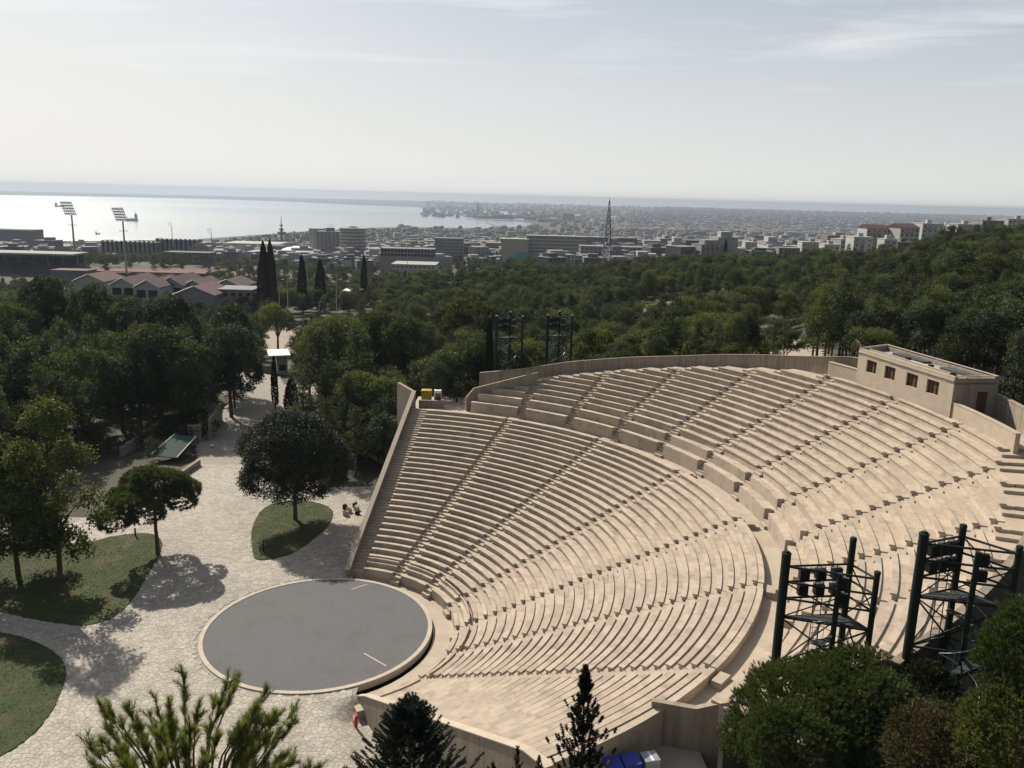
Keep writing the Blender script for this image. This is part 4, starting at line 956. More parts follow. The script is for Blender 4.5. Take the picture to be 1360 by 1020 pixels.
# where the wood may not grow
def blocked(x, y):
    r = math.hypot(x-QX, y-QY); ph = math.degrees(math.atan2(y-QY, x-QX))
    if -62 < ph < 88 and r < 40: return True
    if -56 < ph < 80 and r < wall_r(ph)+4.2: return True
    if inside(FORE, x, y): return True
    if -42 < x < -18 and y < 60: return True
    if -46 < x < 20 and -40 < y < 30: return True
    if x < 36 and y < -18: return True
    if -3 < x < 6 and y < 46: return True
    dx, dy = x-CX, y-CY
    if dy < 20: return True
    if inside(ROAD, x, y) or any(inside(ROAD, x+a, y+b) for a, b in ((3, 0), (-3, 0), (0, 3), (0, -3))): return True
    if 108 < dy < 186 and 1000 < 680+FPX*dx/dy < 1076: return True
    if 85 < dy < 245 and 338 < 680+FPX*dx/dy < 380: return True
    if inside(PARK, x, y): return True
    if inside(TRAIL, x, y): return True
    for cx_, cy_, a_, b_ in CLEAR:
        if ((x-cx_)/a_)**2+((y-cy_)/b_)**2 < 1: return True
    return False
PARK = [(-78, 168), (-40, 168), (-34, 200), (-30, 240), (-45, 260), (-66, 225)]
TRAIL = [(56.5, 60), (64, 60), (68.5, 74), (72.5, 92), (74, 114), (64, 114), (61, 92), (57.5, 78)]
CLEAR = []
for px_, py_, Y_, w_, d_ in ((905, 391, 235, 22, 34), (1175, 381, 250, 15, 28), (1240, 378, 258, 19, 38), (1335, 352, 320, 14, 30), (160, 595, 123, 9, 7)):
    q = sight(px_, py_, Y_); CLEAR.append((q.x, q.y, w_, d_))
cand = []
d_ = 58.
g2 = np.random.default_rng(11)
while d_ < 560:
    sp_ = 4.6+d_*.004
    na_ = int(R(76)*d_/sp_)
    for q in range(na_):
        az = R(-38)+R(76)*(q+g2.uniform(0, 1))/na_; dd = d_+g2.uniform(-.5, .5)*sp_
        x, y = CX+dd*math.sin(az), CY+dd*math.cos(az)
        if blocked(x, y): continue
        azd = math.degrees(az)
        edge = np.interp(azd, [-40, -24, -20, -15, -10, -3, 5, 14, 20, 25, 30, 40], [330, 300, 300, 290, 330, 400, 430, 440, 450, 500, 560, 560])
        if dd > edge*g2.uniform(.93, 1.05): continue
        if dd > 270 and azd < -3 and g2.uniform() < .3: continue
        cand.append((dd, x, y))
    d_ += sp_*.92
FOREST_TYPES = 7
cand.sort(key=lambda c: c[0])
vis = [c for c in cand]
LM = ['at the far left edge under the stadium', 'under the left floodlight masts', 'under the gabled halls', 'left of the cypress pair', 'below the cypress pair', 'by the entrance road', 'left of the end wall top', 'behind the yellow cabinet', 'behind the rear lighting towers', 'under the long office slab', 'under the lattice mast', 'behind the middle of the outer wall', 'by the gravel trail', 'left of the control booth', 'behind the control booth', 'right of the control booth', 'at the far right edge']
def lm(az): return ('just ' if int((az+32)/64*34) % 2 else '')+LM[max(0, min(16, int((az+32)/64*17)))]
RANK = ['front', 'second', 'third', 'fourth', 'fifth', 'sixth', 'seventh', 'eighth', 'ninth', 'tenth', 'eleventh', 'twelfth', 'rearmost']
def hw(h, a, b, c): return 'small' if h < a else 'middling' if h < b else 'tall' if h < c else 'towering'
used_labels = set()
names = {'round': 'pine_tree', 'cone': 'conifer_tree', 'flat': 'pine_tree'}
def tree_h(x, y, dd, azd):
    if azd < -10: return g2.uniform(8.5, 14.0) if dd < 190 else g2.uniform(7, 11)
    return g2.uniform(6.0, 10.0) if dd < 170 else g2.uniform(7, 11.5)
pt_pos, pt_scale, pt_rot, pt_idx = [], [], [], []
mats_pick = ['pine', 'pine', 'pine_b', 'pine_d', 'pine', 'pine_b', 'pine_d']
cols_ = ['dark green', 'deep green', 'olive green', 'very dark']
n_ind = 0
for q, (dd, x, y) in enumerate(vis):
    azd = math.degrees(math.atan2(x-CX, y-CY)); v = int(g2.integers(0, 7)); h = tree_h(x, y, dd, azd); s = h/10; rz = g2.uniform(0, 6.28)
    near_wall = math.hypot(x-QX, y-QY) < 62
    if azd < -9 and g2.uniform() < .7: v = (1, 3, 4)[int(g2.integers(0, 3))]; s *= 1.12
    if near_wall: s *= .72
    if n_ind < 285:
        mk = mats_pick[int(g2.integers(0, 7))] if azd < 5 or dd < 140 else ['pine', 'pine_b', 'pine'][int(g2.integers(0, 3))]
        V, F, t_, tr, kind = PINES[v]
        shp = {'round': 'round-headed', 'cone': 'pointed', 'flat': 'flat-topped'}[kind]
        side = 'left' if azd < -14 else 'centre-left' if azd < -2 else 'centre-right' if azd < 14 else 'right'
        colr = {'pine': 'dark green', 'pine_b': 'olive green', 'pine_d': 'blackish green'}[mk]
        place_tree(names[kind], pine_crown(v, mk), tr, x, y, s, rz, f'{hw(h, 7.5, 8.8, 10.3)} {shp} {colr} pine, {RANK[max(0, min(12, int((dd-75)/8)))]} rank, {lm(azd)}', 'tree', 'pines of the wood round the theatre', sxy=g2.uniform(.95, 1.2))
        n_ind += 1
    else:
        pt_pos.append((x, y, tz(x, y)-.2)); pt_scale.append((s*g2.uniform(.95, 1.25), s*1.0, s)); pt_rot.append(rz); pt_idx.append(v)
# thin belt of trees among the houses and down to the shore
for q in range(4200):
    azd = g2.uniform(-36, 24) if q % 2 else g2.uniform(-46, -6); dd = 330*math.exp(g2.uniform(0, 1)*math.log(2350/330)) if azd < -5 else 450*math.exp(g2.uniform(0, 1)*math.log(1500/450)); az = R(azd)
    x, y = CX+dd*math.sin(az), CY+dd*math.cos(az)
    if 600 < dd < 720 and azd < -20: continue
    if azd > 14 and g2.uniform() < .5: continue
    if inside(PARK, x, y): continue
    s = g2.uniform(.7, 1.15); pt_pos.append((x, y, tz(x, y)-.2)); pt_scale.append((s*1.15, s*1.15, s)); pt_rot.append(g2.uniform(0, 6.28)); pt_idx.append(int(g2.integers(0, 7)))

for q in range(3200):
    azd = g2.uniform(-19, 2); dd = g2.uniform(1700, 3500); az = R(azd); x, y = CX+dd*math.sin(az), CY+dd*math.cos(az)
    px_ = 680+FPX*math.tan(az)
    if dd > np.interp(px_, [0, 250, 420, 560, 640, 705, 800], [2250, 2350, 3350, 3700, 3800, 4200, 9000])*.97: continue
    s = g2.uniform(.8, 1.3); pt_pos.append((x, y, tz(x, y)-.2)); pt_scale.append((s*1.5, s*1.5, s)); pt_rot.append(g2.uniform(0, 6.28)); pt_idx.append(int(g2.integers(0, 7)))
for q in range(1500):
    azd = g2.uniform(-36, -14); dd = g2.uniform(1500, 2330); az = R(azd); x, y = CX+dd*math.sin(az), CY+dd*math.cos(az)
    s = g2.uniform(.9, 1.5); pt_pos.append((x, y, tz(x, y)-.2)); pt_scale.append((s*1.6, s*1.6, s)); pt_rot.append(g2.uniform(0, 6.28)); pt_idx.append(int(g2.integers(0, 7)))

def scatter(name, pos, scl, rot, idx, protos, label, cat):
    me = bpy.data.meshes.new(name); me.vertices.add(len(pos)); me.vertices.foreach_set('co', np.array(pos, np.float32).ravel())
    a = me.attributes.new('sc', 'FLOAT_VECTOR', 'POINT'); a.data.foreach_set('vector', np.array(scl, np.float32).ravel())
    a = me.attributes.new('rt', 'FLOAT_VECTOR', 'POINT'); a.data.foreach_set('vector', np.stack([np.zeros(len(rot)), np.zeros(len(rot)), np.array(rot)], 1).astype(np.float32).ravel())
    a = me.attributes.new('ix', 'INT', 'POINT'); a.data.foreach_set('value', np.array(idx, np.int32))
    o = link(name, me); gt = bpy.data.node_groups.new(name, 'GeometryNodeTree')
    gt.interface.new_socket('Geometry', in_out='INPUT', socket_type='NodeSocketGeometry'); gt.interface.new_socket('Geometry', in_out='OUTPUT', socket_type='NodeSocketGeometry')
    gi = gt.nodes.new('NodeGroupInput'); go = gt.nodes.new('NodeGroupOutput'); ip = gt.nodes.new('GeometryNodeInstanceOnPoints'); g2i = gt.nodes.new('GeometryNodeGeometryToInstance')
    for p_ in reversed(protos):
        oi = gt.nodes.new('GeometryNodeObjectInfo'); oi.inputs['Object'].default_value = p_; oi.transform_space = 'ORIGINAL'; gt.links.new(oi.outputs['Geometry'], g2i.inputs[0])
    def attr(nm, ty):
        n_ = gt.nodes.new('GeometryNodeInputNamedAttribute'); n_.data_type = ty; n_.inputs['Name'].default_value = nm; return n_.outputs[0]
    ip.inputs['Pick Instance'].default_value = True
    gt.links.new(gi.outputs[0], ip.inputs['Points']); gt.links.new(g2i.outputs[0], ip.inputs['Instance']); gt.links.new(attr('ix', 'INT'), ip.inputs['Instance Index'])
    gt.links.new(attr('sc', 'FLOAT_VECTOR'), ip.inputs['Scale'])
    gt.links.new(attr('rt', 'FLOAT_VECTOR'), ip.inputs['Rotation'])
    gt.links.new(ip.outputs[0], go.inputs[0])
    md = o.modifiers.new('scatter', 'NODES'); md.node_group = gt
    return tag(o, label, cat, kind='stuff')
protos = []
for v in range(7):
    for o in bpy.data.objects:
        if o.name.startswith('crown') and o.data == pine_mesh.get((v, mats_pick[v])): protos.append(o); break
    else:
        e = place_tree('pine_tree', pine_crown(v, mats_pick[v]), PINES[v][3], -70-6*v, 70, 1.0, 0, f'pine of the left wood standing {v+1} trees in from its far edge', 'tree', 'pines of the wood round the theatre'); protos.append([c for c in e.children if c.name.startswith('crown')][0])
scatter('pine_wood', pt_pos, pt_scale, pt_rot, pt_idx, protos, 'dark pine wood covering the slopes behind the theatre', 'wood')

# cypresses
def cypress(h, r, seed):
    g = np.random.default_rng(seed); n_ = int(h*170*r); z = g.uniform(.03, 1, n_)**.85; a = g.uniform(0, 6.28, n_)
    prof = np.interp(z, [0, .08, .35, .7, .9, 1], [.55, .85, 1, .72, .35, .04])*r*(1+.12*np.sin(a*3+z*9)); rad = prof*g.uniform(.75, 1.05, n_)
    tips = np.stack([rad*np.cos(a), rad*np.sin(a), z*h+.3], 1); d_ = np.stack([.25*np.cos(a), .25*np.sin(a), np.ones(n_)], 1); d_ /= np.linalg.norm(d_, axis=1, keepdims=True)
    V, F, t_ = needle_tris(tips, d_, 9, .45, .09, .35, g.uniform(-.3, .3, n_), g)
    return np_mesh('crown', V, F, M['cyp'], t_), trunk_mesh(h*.7, .14*r+.05, .03, [])
def at_px(px, Y):
    q = sight(px, 400, Y); return q.x, q.y
for px_, top, Y_, rr_, lab in ((352, 322, 330, 2.6, 'shorter left cypress of the tall dark pair in front of the city'), (361, 320, 330, 2.2, 'taller right cypress of the tall dark pair in front of the city'),
        (402, 340, 340, 2.0, 'single dark cypress right of the tall pair'), (484, 340, 370, 1.6, 'small dark cypress by the round office tower'), (426, 346, 350, 2.4, 'ragged dark cypress between the two single ones'),
        (360.5, 478, 140, .55, 'very slim cypress standing beside the entrance road'), (383, 505, 134, 1.15, 'broad dark cypress right of the slim one beside the entrance road'),
        (651, 430, 111, .8, 'slim cypress just left of the left rear lighting tower'), (1252, 300, 500, 2.2, 'dark cypress by the hilltop houses'), (958, 318, 560, 1.4, 'thin cypress among the houses right of the mast')):
    x, y = at_px(px_, Y_); z = tz(x, y)
    if Y_ < 150: z = 0
    zt = sight(px_, top, Y_).z; h = max(5, zt-z); cm_, tm_ = cypress(h, rr_, int(px_*3)); place_tree('cypress_tree', cm_, tm_, x, y, 1, 0, lab, 'tree', z=z)

# special broadleaf trees
def broad(lobes, per, n, size, spread, mk, h, r0, seed, up=.3, trunk_h=None, limbs=None, aspect=.6):
    g = np.random.default_rng(seed); tips, nr, tn = lobe_tips(lobes, per, g); V, F, t_ = leaf_quads(tips, n, size, spread, tn, g, up, aspect)
    lim = [(l[0]*.7, l[1]*.7, l[2]-.1*l[5], min(.97, max(.35, l[2]/h-.25))) for l in lobes]
    return np_mesh('crown', V, F, M[mk], t_), trunk_mesh(trunk_h or h*.85, r0, r0*.25, lim)
def lobes_ball(R_, H0, H1, n, seed, s0=.35, s1=.5, flat=.8):
    g = np.random.default_rng(seed); out_ = []
    for q in range(n):
        a = g.uniform(0, 6.28); f = g.uniform(-.9, 1); rad = math.sqrt(max(0, 1-f*f))*R_*g.uniform(.45, .72); s = R_*g.uniform(s0, s1)
        out_.append((rad*math.cos(a), rad*math.sin(a), (H0+H1)/2+f*(H1-H0)/2*.68, s, s, s*flat))
    return out_
# holm oak in the teardrop lawn
cm_, tm_ = broad(lobes_ball(6.0, 1.9, 12.0, 46, 5), 120, 11, .14, .22, 'oak', 10, .26, 5, aspect=.5)
place_tree('oak_tree', cm_, tm_, -8.3, 24.4, 1, .3, 'large round grey-green oak standing in the teardrop lawn', 'tree', z=0)
# umbrella pine
lb = []
g = np.random.default_rng(21)
for q in range(26):
    a = g.uniform(0, 6.28); rad = 4.1*math.sqrt(g.uniform(0, 1)); s = g.uniform(1.1, 1.7); lb.append((rad*math.cos(a), rad*math.sin(a), 7.9-.17*rad*rad+g.uniform(-.5, .5), s*1.15, s*1.15, s*.8))
tips, nr, tn = lobe_tips(lb, 260, g, hang=-.6); V, F, t_ = needle_tris(tips, nr, 16, .34, .075, .9, tn, g)
cm_ = np_mesh('crown', V, F, M['pine'], t_); tm_ = trunk_mesh(7, .24, .10, [(l[0]*.75, l[1]*.75, l[2]-.5, .6+.3*(q % 3)/3) for q, l in enumerate(lb[:12])], lean=(-.01, 0))
place_tree('umbrella_pine', cm_, tm_, -19.8, 14.2, 1, 0, 'dark umbrella pine with a domed crown beside the paved path', 'tree', z=0)
# plane trees
def plane(seed, h, Rr):
    g = np.random.default_rng(seed); lb = []
    for q in range(50):
        f = g.uniform(.2, .98); a = g.uniform(0, 6.28); prof = np.interp(f, [.2, .35, .6, .8, 1], [.75, 1, .85, .5, .12]); rad = prof*Rr*g.uniform(.35, .95); s = g.uniform(.9, 1.6)*(1.2-f*.5)
        lb.append((rad*math.cos(a), rad*math.sin(a), f*h, s, s, s*.85))
    tips, nr, tn = lobe_tips(lb, 62, g, inner=.3); V, F, t_ = leaf_quads(tips, 9, .15, .28, tn, g, .4, .75)
    return np_mesh('crown', V, F, M['plane'], t_), trunk_mesh(h*.85, .27, .05, [(l[0]*.7, l[1]*.7, l[2], max(.25, min(.9, l[2]/h-.15))) for l in lb[:20]])
cm_, tm_ = plane(31, 17.2, 5.6); place_tree('plane_tree', cm_, tm_, -26.5, 7.9, 1, 0, 'tall pale-leaved plane tree on the left lawn', 'tree', z=0)
cm_, tm_ = plane(32, 13.5, 5.4); place_tree('plane_tree', cm_, tm_, -30.9, 8.6, 1, 1, 'shorter plane tree cut by the left edge of the picture', 'tree', z=0)
cm_, tm_ = plane(33, 13, 5); place_tree('plane_tree', cm_, tm_, -37.5, 4.5, 1, 2, 'low plane tree at the far left edge behind the others', 'tree', z=0)
# trees round the forecourt's right rear
def special(px_, top, Y_, rad, mk, lab, name, n=20, hz0=.25, per=60, size=.2, seed=None, z=None, cat='tree'):
    x, y = at_px(px_, Y_); z = tz(x, y) if z is None else z; h = max(2.5, sight(px_, top, Y_).z-z)
    s_ = int(px_*7+top) if seed is None else seed
    cm_, tm_ = broad(lobes_ball(rad, h*hz0, h, n, s_, .36, .55), per, 6, size, .2, mk, h, .06*rad+.05, s_)
    place_tree(name, cm_, tm_, x, y, 1, 0, lab, cat, z=z)
special(367, 405, 235, 5.2, 'pale_tree', 'bright round tree by the car park with a thin bare trunk', 'street_tree', hz0=.4, size=.25, per=40)
special(343, 412, 240, 4, 'plane', 'small pale tree left of the bright round one by the car park', 'street_tree', hz0=.35, per=35)
special(445, 418, 146, 6.2, 'pine_b', 'big olive green pine right of the slim cypress', 'pine_tree', n=34, per=55)
special(500, 408, 156, 6.5, 'pine_b', 'broad sunlit pine behind the top of the left stair', 'pine_tree', n=34, per=55)
special(545, 418, 150, 5.0, 'pine', 'dark pine behind the yellow cabinet', 'pine_tree', n=26, per=50)
special(472, 497, 122, 3.8, 'pale_tree', 'low spreading sunlit pine left of the end wall', 'pine_tree', n=18, hz0=.5, z=1, per=60)
special(510, 505, 121, 3.6, 'pine_b', 'low spreading pine touching the end wall', 'pine_tree', n=18, hz0=.5, z=1.5, per=60)
special(620, 398, 190, 7.5, 'pale_tree', 'large pale green rounded tree behind the left rear lighting tower', 'broadleaf_tree', n=30, per=32, size=.28)
special(695, 452, 118, 3.2, 'pale_tree', 'sunlit yellow-green tree between the two rear lighting towers', 'broadleaf_tree', n=18)
special(790, 440, 122, 4.0, 'pale_tree', 'yellow-green tree right of the rear lighting towers', 'broadleaf_tree', n=20)
special(860, 446, 126, 3.6, 'pine_b', 'olive green tree behind the middle of the outer wall', 'broadleaf_tree', n=18)
special(925, 452, 124, 3.2, 'pine_b', 'rounded olive tree behind the outer wall left of the trail', 'broadleaf_tree', n=18)
special(1020, 447, 132, 3.0, 'pale_tree', 'small yellowish tree beside the gravel trail', 'broadleaf_tree', n=14)
special(612, 462, 116, 2.9, 'pine', 'small round-headed pine above the entrance terrace', 'pine_tree', n=16, hz0=.45, z=9.8)
special(640, 452, 117, 3.4, 'pine', 'round dark pine overhanging the left end of the outer wall', 'pine_tree', n=20, hz0=.3, z=10)
special(590, 470, 113, 2.8, 'pine', 'small dark pine at the back of the entrance terrace', 'pine_tree', n=16, hz0=.3, z=10)
special(668, 462, 116, 2.6, 'pine_b', 'olive pine between the outer wall and the left rear tower', 'pine_tree', n=16, hz0=.3, z=11)
special(572, 478, 118, 2.6, 'pine_b', 'low round shrub-like pine behind the yellow cabinet', 'pine_tree', n=14, hz0=.3, z=8)
special(603, 455, 135, 3.0, 'red_leaf', 'reddish brown small tree behind the entrance terrace', 'broadleaf_tree', n=14)
special(560, 500, 113, 2.2, 'bush', 'brownish shrub right behind the yellow cabinet', 'shrub', n=10, hz0=.1, z=9, cat='shrub')
special(608, 527, 107, 1.5, 'bush', 'clipped dark shrub on the entrance terrace', 'shrub', n=9, hz0=.1, z=10.2, cat='shrub', size=.13)
special(440, 545, 116, 3.4, 'pine_d', 'dark shrub bank behind the oak on the left', 'shrub', n=16, hz0=.05, z=.2, cat='shrub')
special(480, 540, 114, 3.4, 'pine_d', 'dark shrub bank between the oak and the end wall', 'shrub', n=16, hz0=.05, z=.2, cat='shrub')
special(512, 545, 108, 2.4, 'pine_d', 'dark ivy-like shrub against the end wall top', 'shrub', n=14, hz0=.05, z=1, cat='shrub')
for q, (px_, top, Y_, rad) in enumerate(((30, 470, 118, 5), (95, 455, 122, 5), (150, 470, 126, 4.6), (205, 430, 130, 5.2), (250, 450, 128, 4.4), (300, 425, 134, 5), (60, 350, 170, 5), (120, 362, 168, 4.2), (225, 385, 160, 5), (305, 400, 150, 4.5), (20, 395, 160, 5), (170, 395, 172, 5))):
    special(px_, top, Y_, rad, ['pine_d', 'pine', 'pine_d'][q % 3], ['dark', 'green', 'blackish'][q % 3]+' bulky pine '+['at the far left of the left wood', 'behind the tall plane tree', 'right of the tall plane tree', 'above the umbrella pine', 'above the green glass roof', 'left of the entrance road', 'rising as the tallest tree at far left', 'right of the tallest tree at far left', 'below the gabled halls', 'below the red tiled hall', 'at the left edge below the stadium', 'below the pale gables'][q], 'pine_tree', n=36, per=46, hz0=.15, size=.22)
for q, (px_, py_, Y_, rad, z_) in enumerate(((545, 512, 113, 2.2, 7.5), (520, 520, 114, 2.6, 3), (500, 560, 110, 2.2, .2), (470, 585, 108, 2.0, .2), (600, 500, 116, 2.4, 9), (640, 490, 118, 2.4, 9))):
    special(px_, py_, Y_, rad, 'bush', 'dark shrub '+['behind the top of the end wall', 'beside the return of the end wall', 'at the foot of the pale concrete wall', 'in the corner right of the oak', 'behind the entrance terrace', 'at the foot of the left rear lighting tower'][q], 'shrub', n=12, hz0=.05, cat='shrub', size=.15, z=z_)
# shrubs on the banks
for q, (px_, py_, Y_, rad) in enumerate(((70, 610, 112, 2), (250, 545, 128, 2.2), (225, 560, 126, 2), (305, 500, 140, 2), (405, 560, 122, 2), (430, 590, 116, 1.8), (175, 585, 118, 2.4), (205, 560, 124, 2.4), (270, 560, 122, 1.7), (240, 575, 119, 1.6), (130, 600, 114, 2.2), (195, 620, 112, 1.6))):
    special(px_, py_, Y_, rad, 'bush', 'low dark shrub '+['behind the left plane tree', 'over the dark concrete wall', 'beside the green glass roof', 'at the gate of the entrance road', 'behind the top of the oak', 'at the right rear of the oak', 'on the dry bank right of the plane tree', 'behind the long low bank wall', 'against the tall dark entrance wall', 'above the upper end of the green glass roof', 'on the bank behind the tall plane tree', 'on the bank above the umbrella pine'][q], 'shrub', n=10, hz0=.05, cat='shrub', size=.13, z=0)

# ---------------------------------------------------------------- foreground trees
def shoots_tree(name, base, shoots, mk, lab, needles, L, W, spread, along, trunk, gseed=1, cat='tree', twig=.012):
    """shoots: list of (tip, direction, length): each a twig set with needles along its length"""
    g = np.random.default_rng(gseed); tips, dirs, tn = [], [], []; mb = MB()
    for (p, d, l) in shoots:
        n_ = max(3, int(l/.07)); tt = g.uniform(-.35, .35)
        for q in range(n_):
            f = (q+.5)/n_; tips.append(p-d*l*(1-f)); dirs.append(d); tn.append(tt)
        mb.tube(p-d*l*1.15, p, twig*1.3, twig*.5, n=4, caps=False)
    V, F, t_ = needle_tris(np.array(tips), np.array(dirs), needles, L, W, spread, np.array(tn), g)
    e = tag(empty(name, base), lab, cat)
    c_ = child_at(link('crown', np_mesh('crown', V, F, M[mk], t_)), e)
    for a, b_, r0, r1 in trunk: mb.tube(a, b_, r0, r1, n=7, caps=False)
    child_at(mb.build('trunk', M['bark']), e)
    return e
# long-needled pine, lower left
g = np.random.default_rng(77)
base = Vector((10.6, -53.2, tz(10.6, -53.2))); topc = Vector((10.6, -53.0, 25.2))
sh, tk = [], [(base, topc, .16, .06)]
for px_, py_, Y_ in ((115, 985, 13.2), (140, 960, 13.6), (168, 940, 13.0), (190, 990, 12.6), (205, 925, 13.8), (222, 960, 13.1), (243, 893, 13.6), (262, 940, 12.7), (285, 930, 13.6), (302, 905, 13.2), (318, 895, 13.8), (336, 945, 13.0), (352, 920, 13.5), (370, 950, 13.2), (388, 945, 13.8), (330, 985, 12.5), (290, 980, 12.4), (245, 985, 12.3), (160, 1000, 12.5), (380, 1000, 13), (212, 1010, 12.2), (270, 1012, 12.0), (350, 1015, 12.3), (120, 1012, 12.8), (435, 1010, 12.6), (412, 1015, 13.0))+tuple((g.uniform(110, 400), g.uniform(935, 1040), g.uniform(12.0, 13.8)) for _ in range(34)):
    tip = sight(px_, py_, Y_); a = Vector((tip.x+(topc.x-tip.x)*.45, tip.y+(topc.y-tip.y)*.45, tip.z-g.uniform(.8, 1.3))); root = topc.lerp(base, g.uniform(.0, .10))
    tk.append((root, a, .035, .018)); dirm = (tip-a).normalized()
    tk.append((a, tip-dirm*.25, .018, .006))
    nsub = 18
    for q in range(nsub):
        f = g.uniform(.15, 1); s0 = a.lerp(tip, f); dd = (dirm*.8+Vector(g.normal(size=3))*.42+Vector((0, 0, .35))).normalized(); l = g.uniform(.10, .26)
        sh.append((s0+dd*l, dd, l))
        sh.append((s0+dirm*.05+dd*l*.6, (dd+Vector((0, 0, .8))).normalized(), l*.7))
    sh.append((tip, dirm, .3))
shoots_tree('long_needled_pine', base, sh, 'fgpine', 'bright long-needled pine top poking up at the lower left corner', 15, .16, .0055, .62, .05, tk, 2, twig=.006)
# dark blue-green fir
g = np.random.default_rng(5); sh = []; bx, by = sight(540, 935, 23).xy; apex = sight(545, 938, 23)
base = Vector((bx, by, tz(bx, by))); tk = [(base, apex, .22, .03)]
for q in range(900):
    hgt = g.uniform(0, 3.6)**1.0; a = g.uniform(0, 6.28); rad = (.25+hgt*.62)*g.uniform(.35, 1)*(1+.25*math.sin(a*4+1)); c0 = Vector((apex.x, apex.y, apex.z-hgt))
    d = Vector((math.cos(a)*.8, math.sin(a)*.8, .75+g.uniform(-.2, .3))).normalized(); p = c0+Vector((math.cos(a)*rad, math.sin(a)*rad, rad*.15)); sh.append((p+d*.25, d, g.uniform(.25, .5)))
    if q % 9 == 0: tk.append((c0-Vector((0, 0, .3)), p, .03, .012))
shoots_tree('blue_fir', base, sh, 'fir', 'dense blue-green fir at the bottom in front of the near end wall', 34, .10, .024, .8, .07, tk, 3)
# slim dark conifer
g = np.random.default_rng(6); apex = sight(778, 884, 24); base = Vector((apex.x, apex.y, tz(apex.x, apex.y))); sh = []; tk = [(base, apex, .14, .015)]
for q in range(330):
    hgt = g.uniform(0, 3.9)**1.0; lob = .10+hgt*.26*(1+.55*math.sin(hgt*5.2)+.2*math.sin(hgt*11)); a = g.uniform(0, 6.28); rad = max(.05, lob*g.uniform(.3, 1))
    if hgt > 2.0 and g.uniform() < .2: rad *= 1.5
    d = Vector((math.cos(a)*.5, math.sin(a)*.5, 1)).normalized(); p = Vector((apex.x+math.cos(a)*rad, apex.y+math.sin(a)*rad, apex.z-hgt)); sh.append((p, d, g.uniform(.16, .34)))
    if q % 6 == 0: tk.append((Vector((apex.x, apex.y, p.z-.35)), p, .02, .008))
shoots_tree('slim_conifer', base, sh, 'cyp', 'ragged slim dark conifer rising in front of the near seats', 44, .10, .028, .9, .07, tk, 4)
# small twig tops at the bottom edge
for px_, py_, lab in ((688, 990, 'thin reddish twig top at the bottom edge left of the slim conifer'), (716, 1003, 'lower thin twig top at the bottom edge beside the slim conifer'), (655, 1008, 'thin green twig top at the bottom edge right of the fir')):
    apex = sight(px_, py_, 22); base = Vector((apex.x, apex.y, tz(apex.x, apex.y))); sh = []
    for q in range(40):
        hgt = g.uniform(0, 1.6); a = g.uniform(0, 6.28); rad = (.04+hgt*.22)*g.uniform(.3, 1); d = Vector((math.cos(a)*.5, math.sin(a)*.5, 1)).normalized(); sh.append((Vector((apex.x+math.cos(a)*rad, apex.y+math.sin(a)*rad, apex.z-hgt)), d, .2))
    shoots_tree('conifer_sapling', base, sh, 'cyp' if px_ == 655 else 'red_leaf', lab, 26, .08, .02, .9, .07, [(base, apex, .05, .01)], int(px_))
# big round pine, lower right, and its neighbours
def dome_pine(px_, py_, Y_, R_, Rz, lab, mk, n_l, seed, per=150, L=.20, W=.036, name='round_pine', nn=12, cat='tree'):
    g = np.random.default_rng(seed); top = sight(px_, py_, Y_); c = Vector((top.x, top.y, top.z-Rz)); lb = []
    for q in range(n_l):
        d = rand_dirs(1, g)[0]; d[2] = abs(d[2])*1.1-.35; s = R_*g.uniform(.15, .36); rad = g.uniform(.60, .90)
        lb.append((d[0]*R_*rad, d[1]*R_*rad, d[2]*Rz*rad, s, s, s*.9))
    lb.append((0, 0, 0, R_*.74, R_*.74, Rz*.78))
    tips, nr, tn = lobe_tips(lb, per*2.6, g, inner=.6, hang=-.6)
    dd = nr+[0, 0, .7]; dd /= np.linalg.norm(dd, axis=1, keepdims=True)
    tips = tips+dd*(np.abs(g.normal(size=(len(tips), 1)))*.16)
    V, F, t_ = needle_tris(tips, dd, nn, L, W, .62, tn, g, along=.12)
    base = Vector((c.x, c.y, tz(c.x, c.y))); e = tag(empty(name, base), lab, cat)
    o_ = link('crown', np_mesh('crown', V+np.array(c), F, M[mk], t_)); child_at(o_, e)
    mb = MB(); mb.tube(base-Vector((0, 0, .3)), c, .3, .12, n=9)
    for l in lb[:16]: mb.tube(c-Vector((0, 0, Rz*.4)), c+Vector(l[:3])*.9, .09, .03, n=5, caps=False)
    child_at(mb.build('trunk', M['bark']), e)
dome_pine(1122, 858, 33, 4.1, 4.0, 'big round dark green pine in front of the lighting towers', 'near_pine', 60, 41, per=210)
dome_pine(1062, 922, 30, 2.2, 2.6, 'lower left shoulder pine below the big round one', 'near_pine', 30, 45, per=210)
dome_pine(1205, 905, 31, 3.0, 3.4, 'dark pine filling the gap right of the big round pine', 'pine_d', 40, 42, per=190)
dome_pine(1290, 925, 27, 2.6, 3.0, 'brownish olive shrub mass at the lower right corner', 'brush', 40, 43, per=190, L=.14, W=.06, name='shrub', cat='shrub')
dome_pine(1418, 772, 25, 2.1, 3.0, 'olive green pine branches entering at the right edge', 'near_pine', 36, 44, per=230)
dome_pine(1375, 890, 24, 1.9, 2.4, 'yellowish green bush at the right edge under the pine branches', 'plane', 30, 46, per=220, L=.13, W=.06, name='shrub', cat='shrub')
dome_pine(1235, 868, 33, 1.4, 2.0, 'small leafy bush at the foot of the right lighting tower', 'bush', 20, 47, per=150, L=.14, W=.07, name='shrub', cat='shrub')

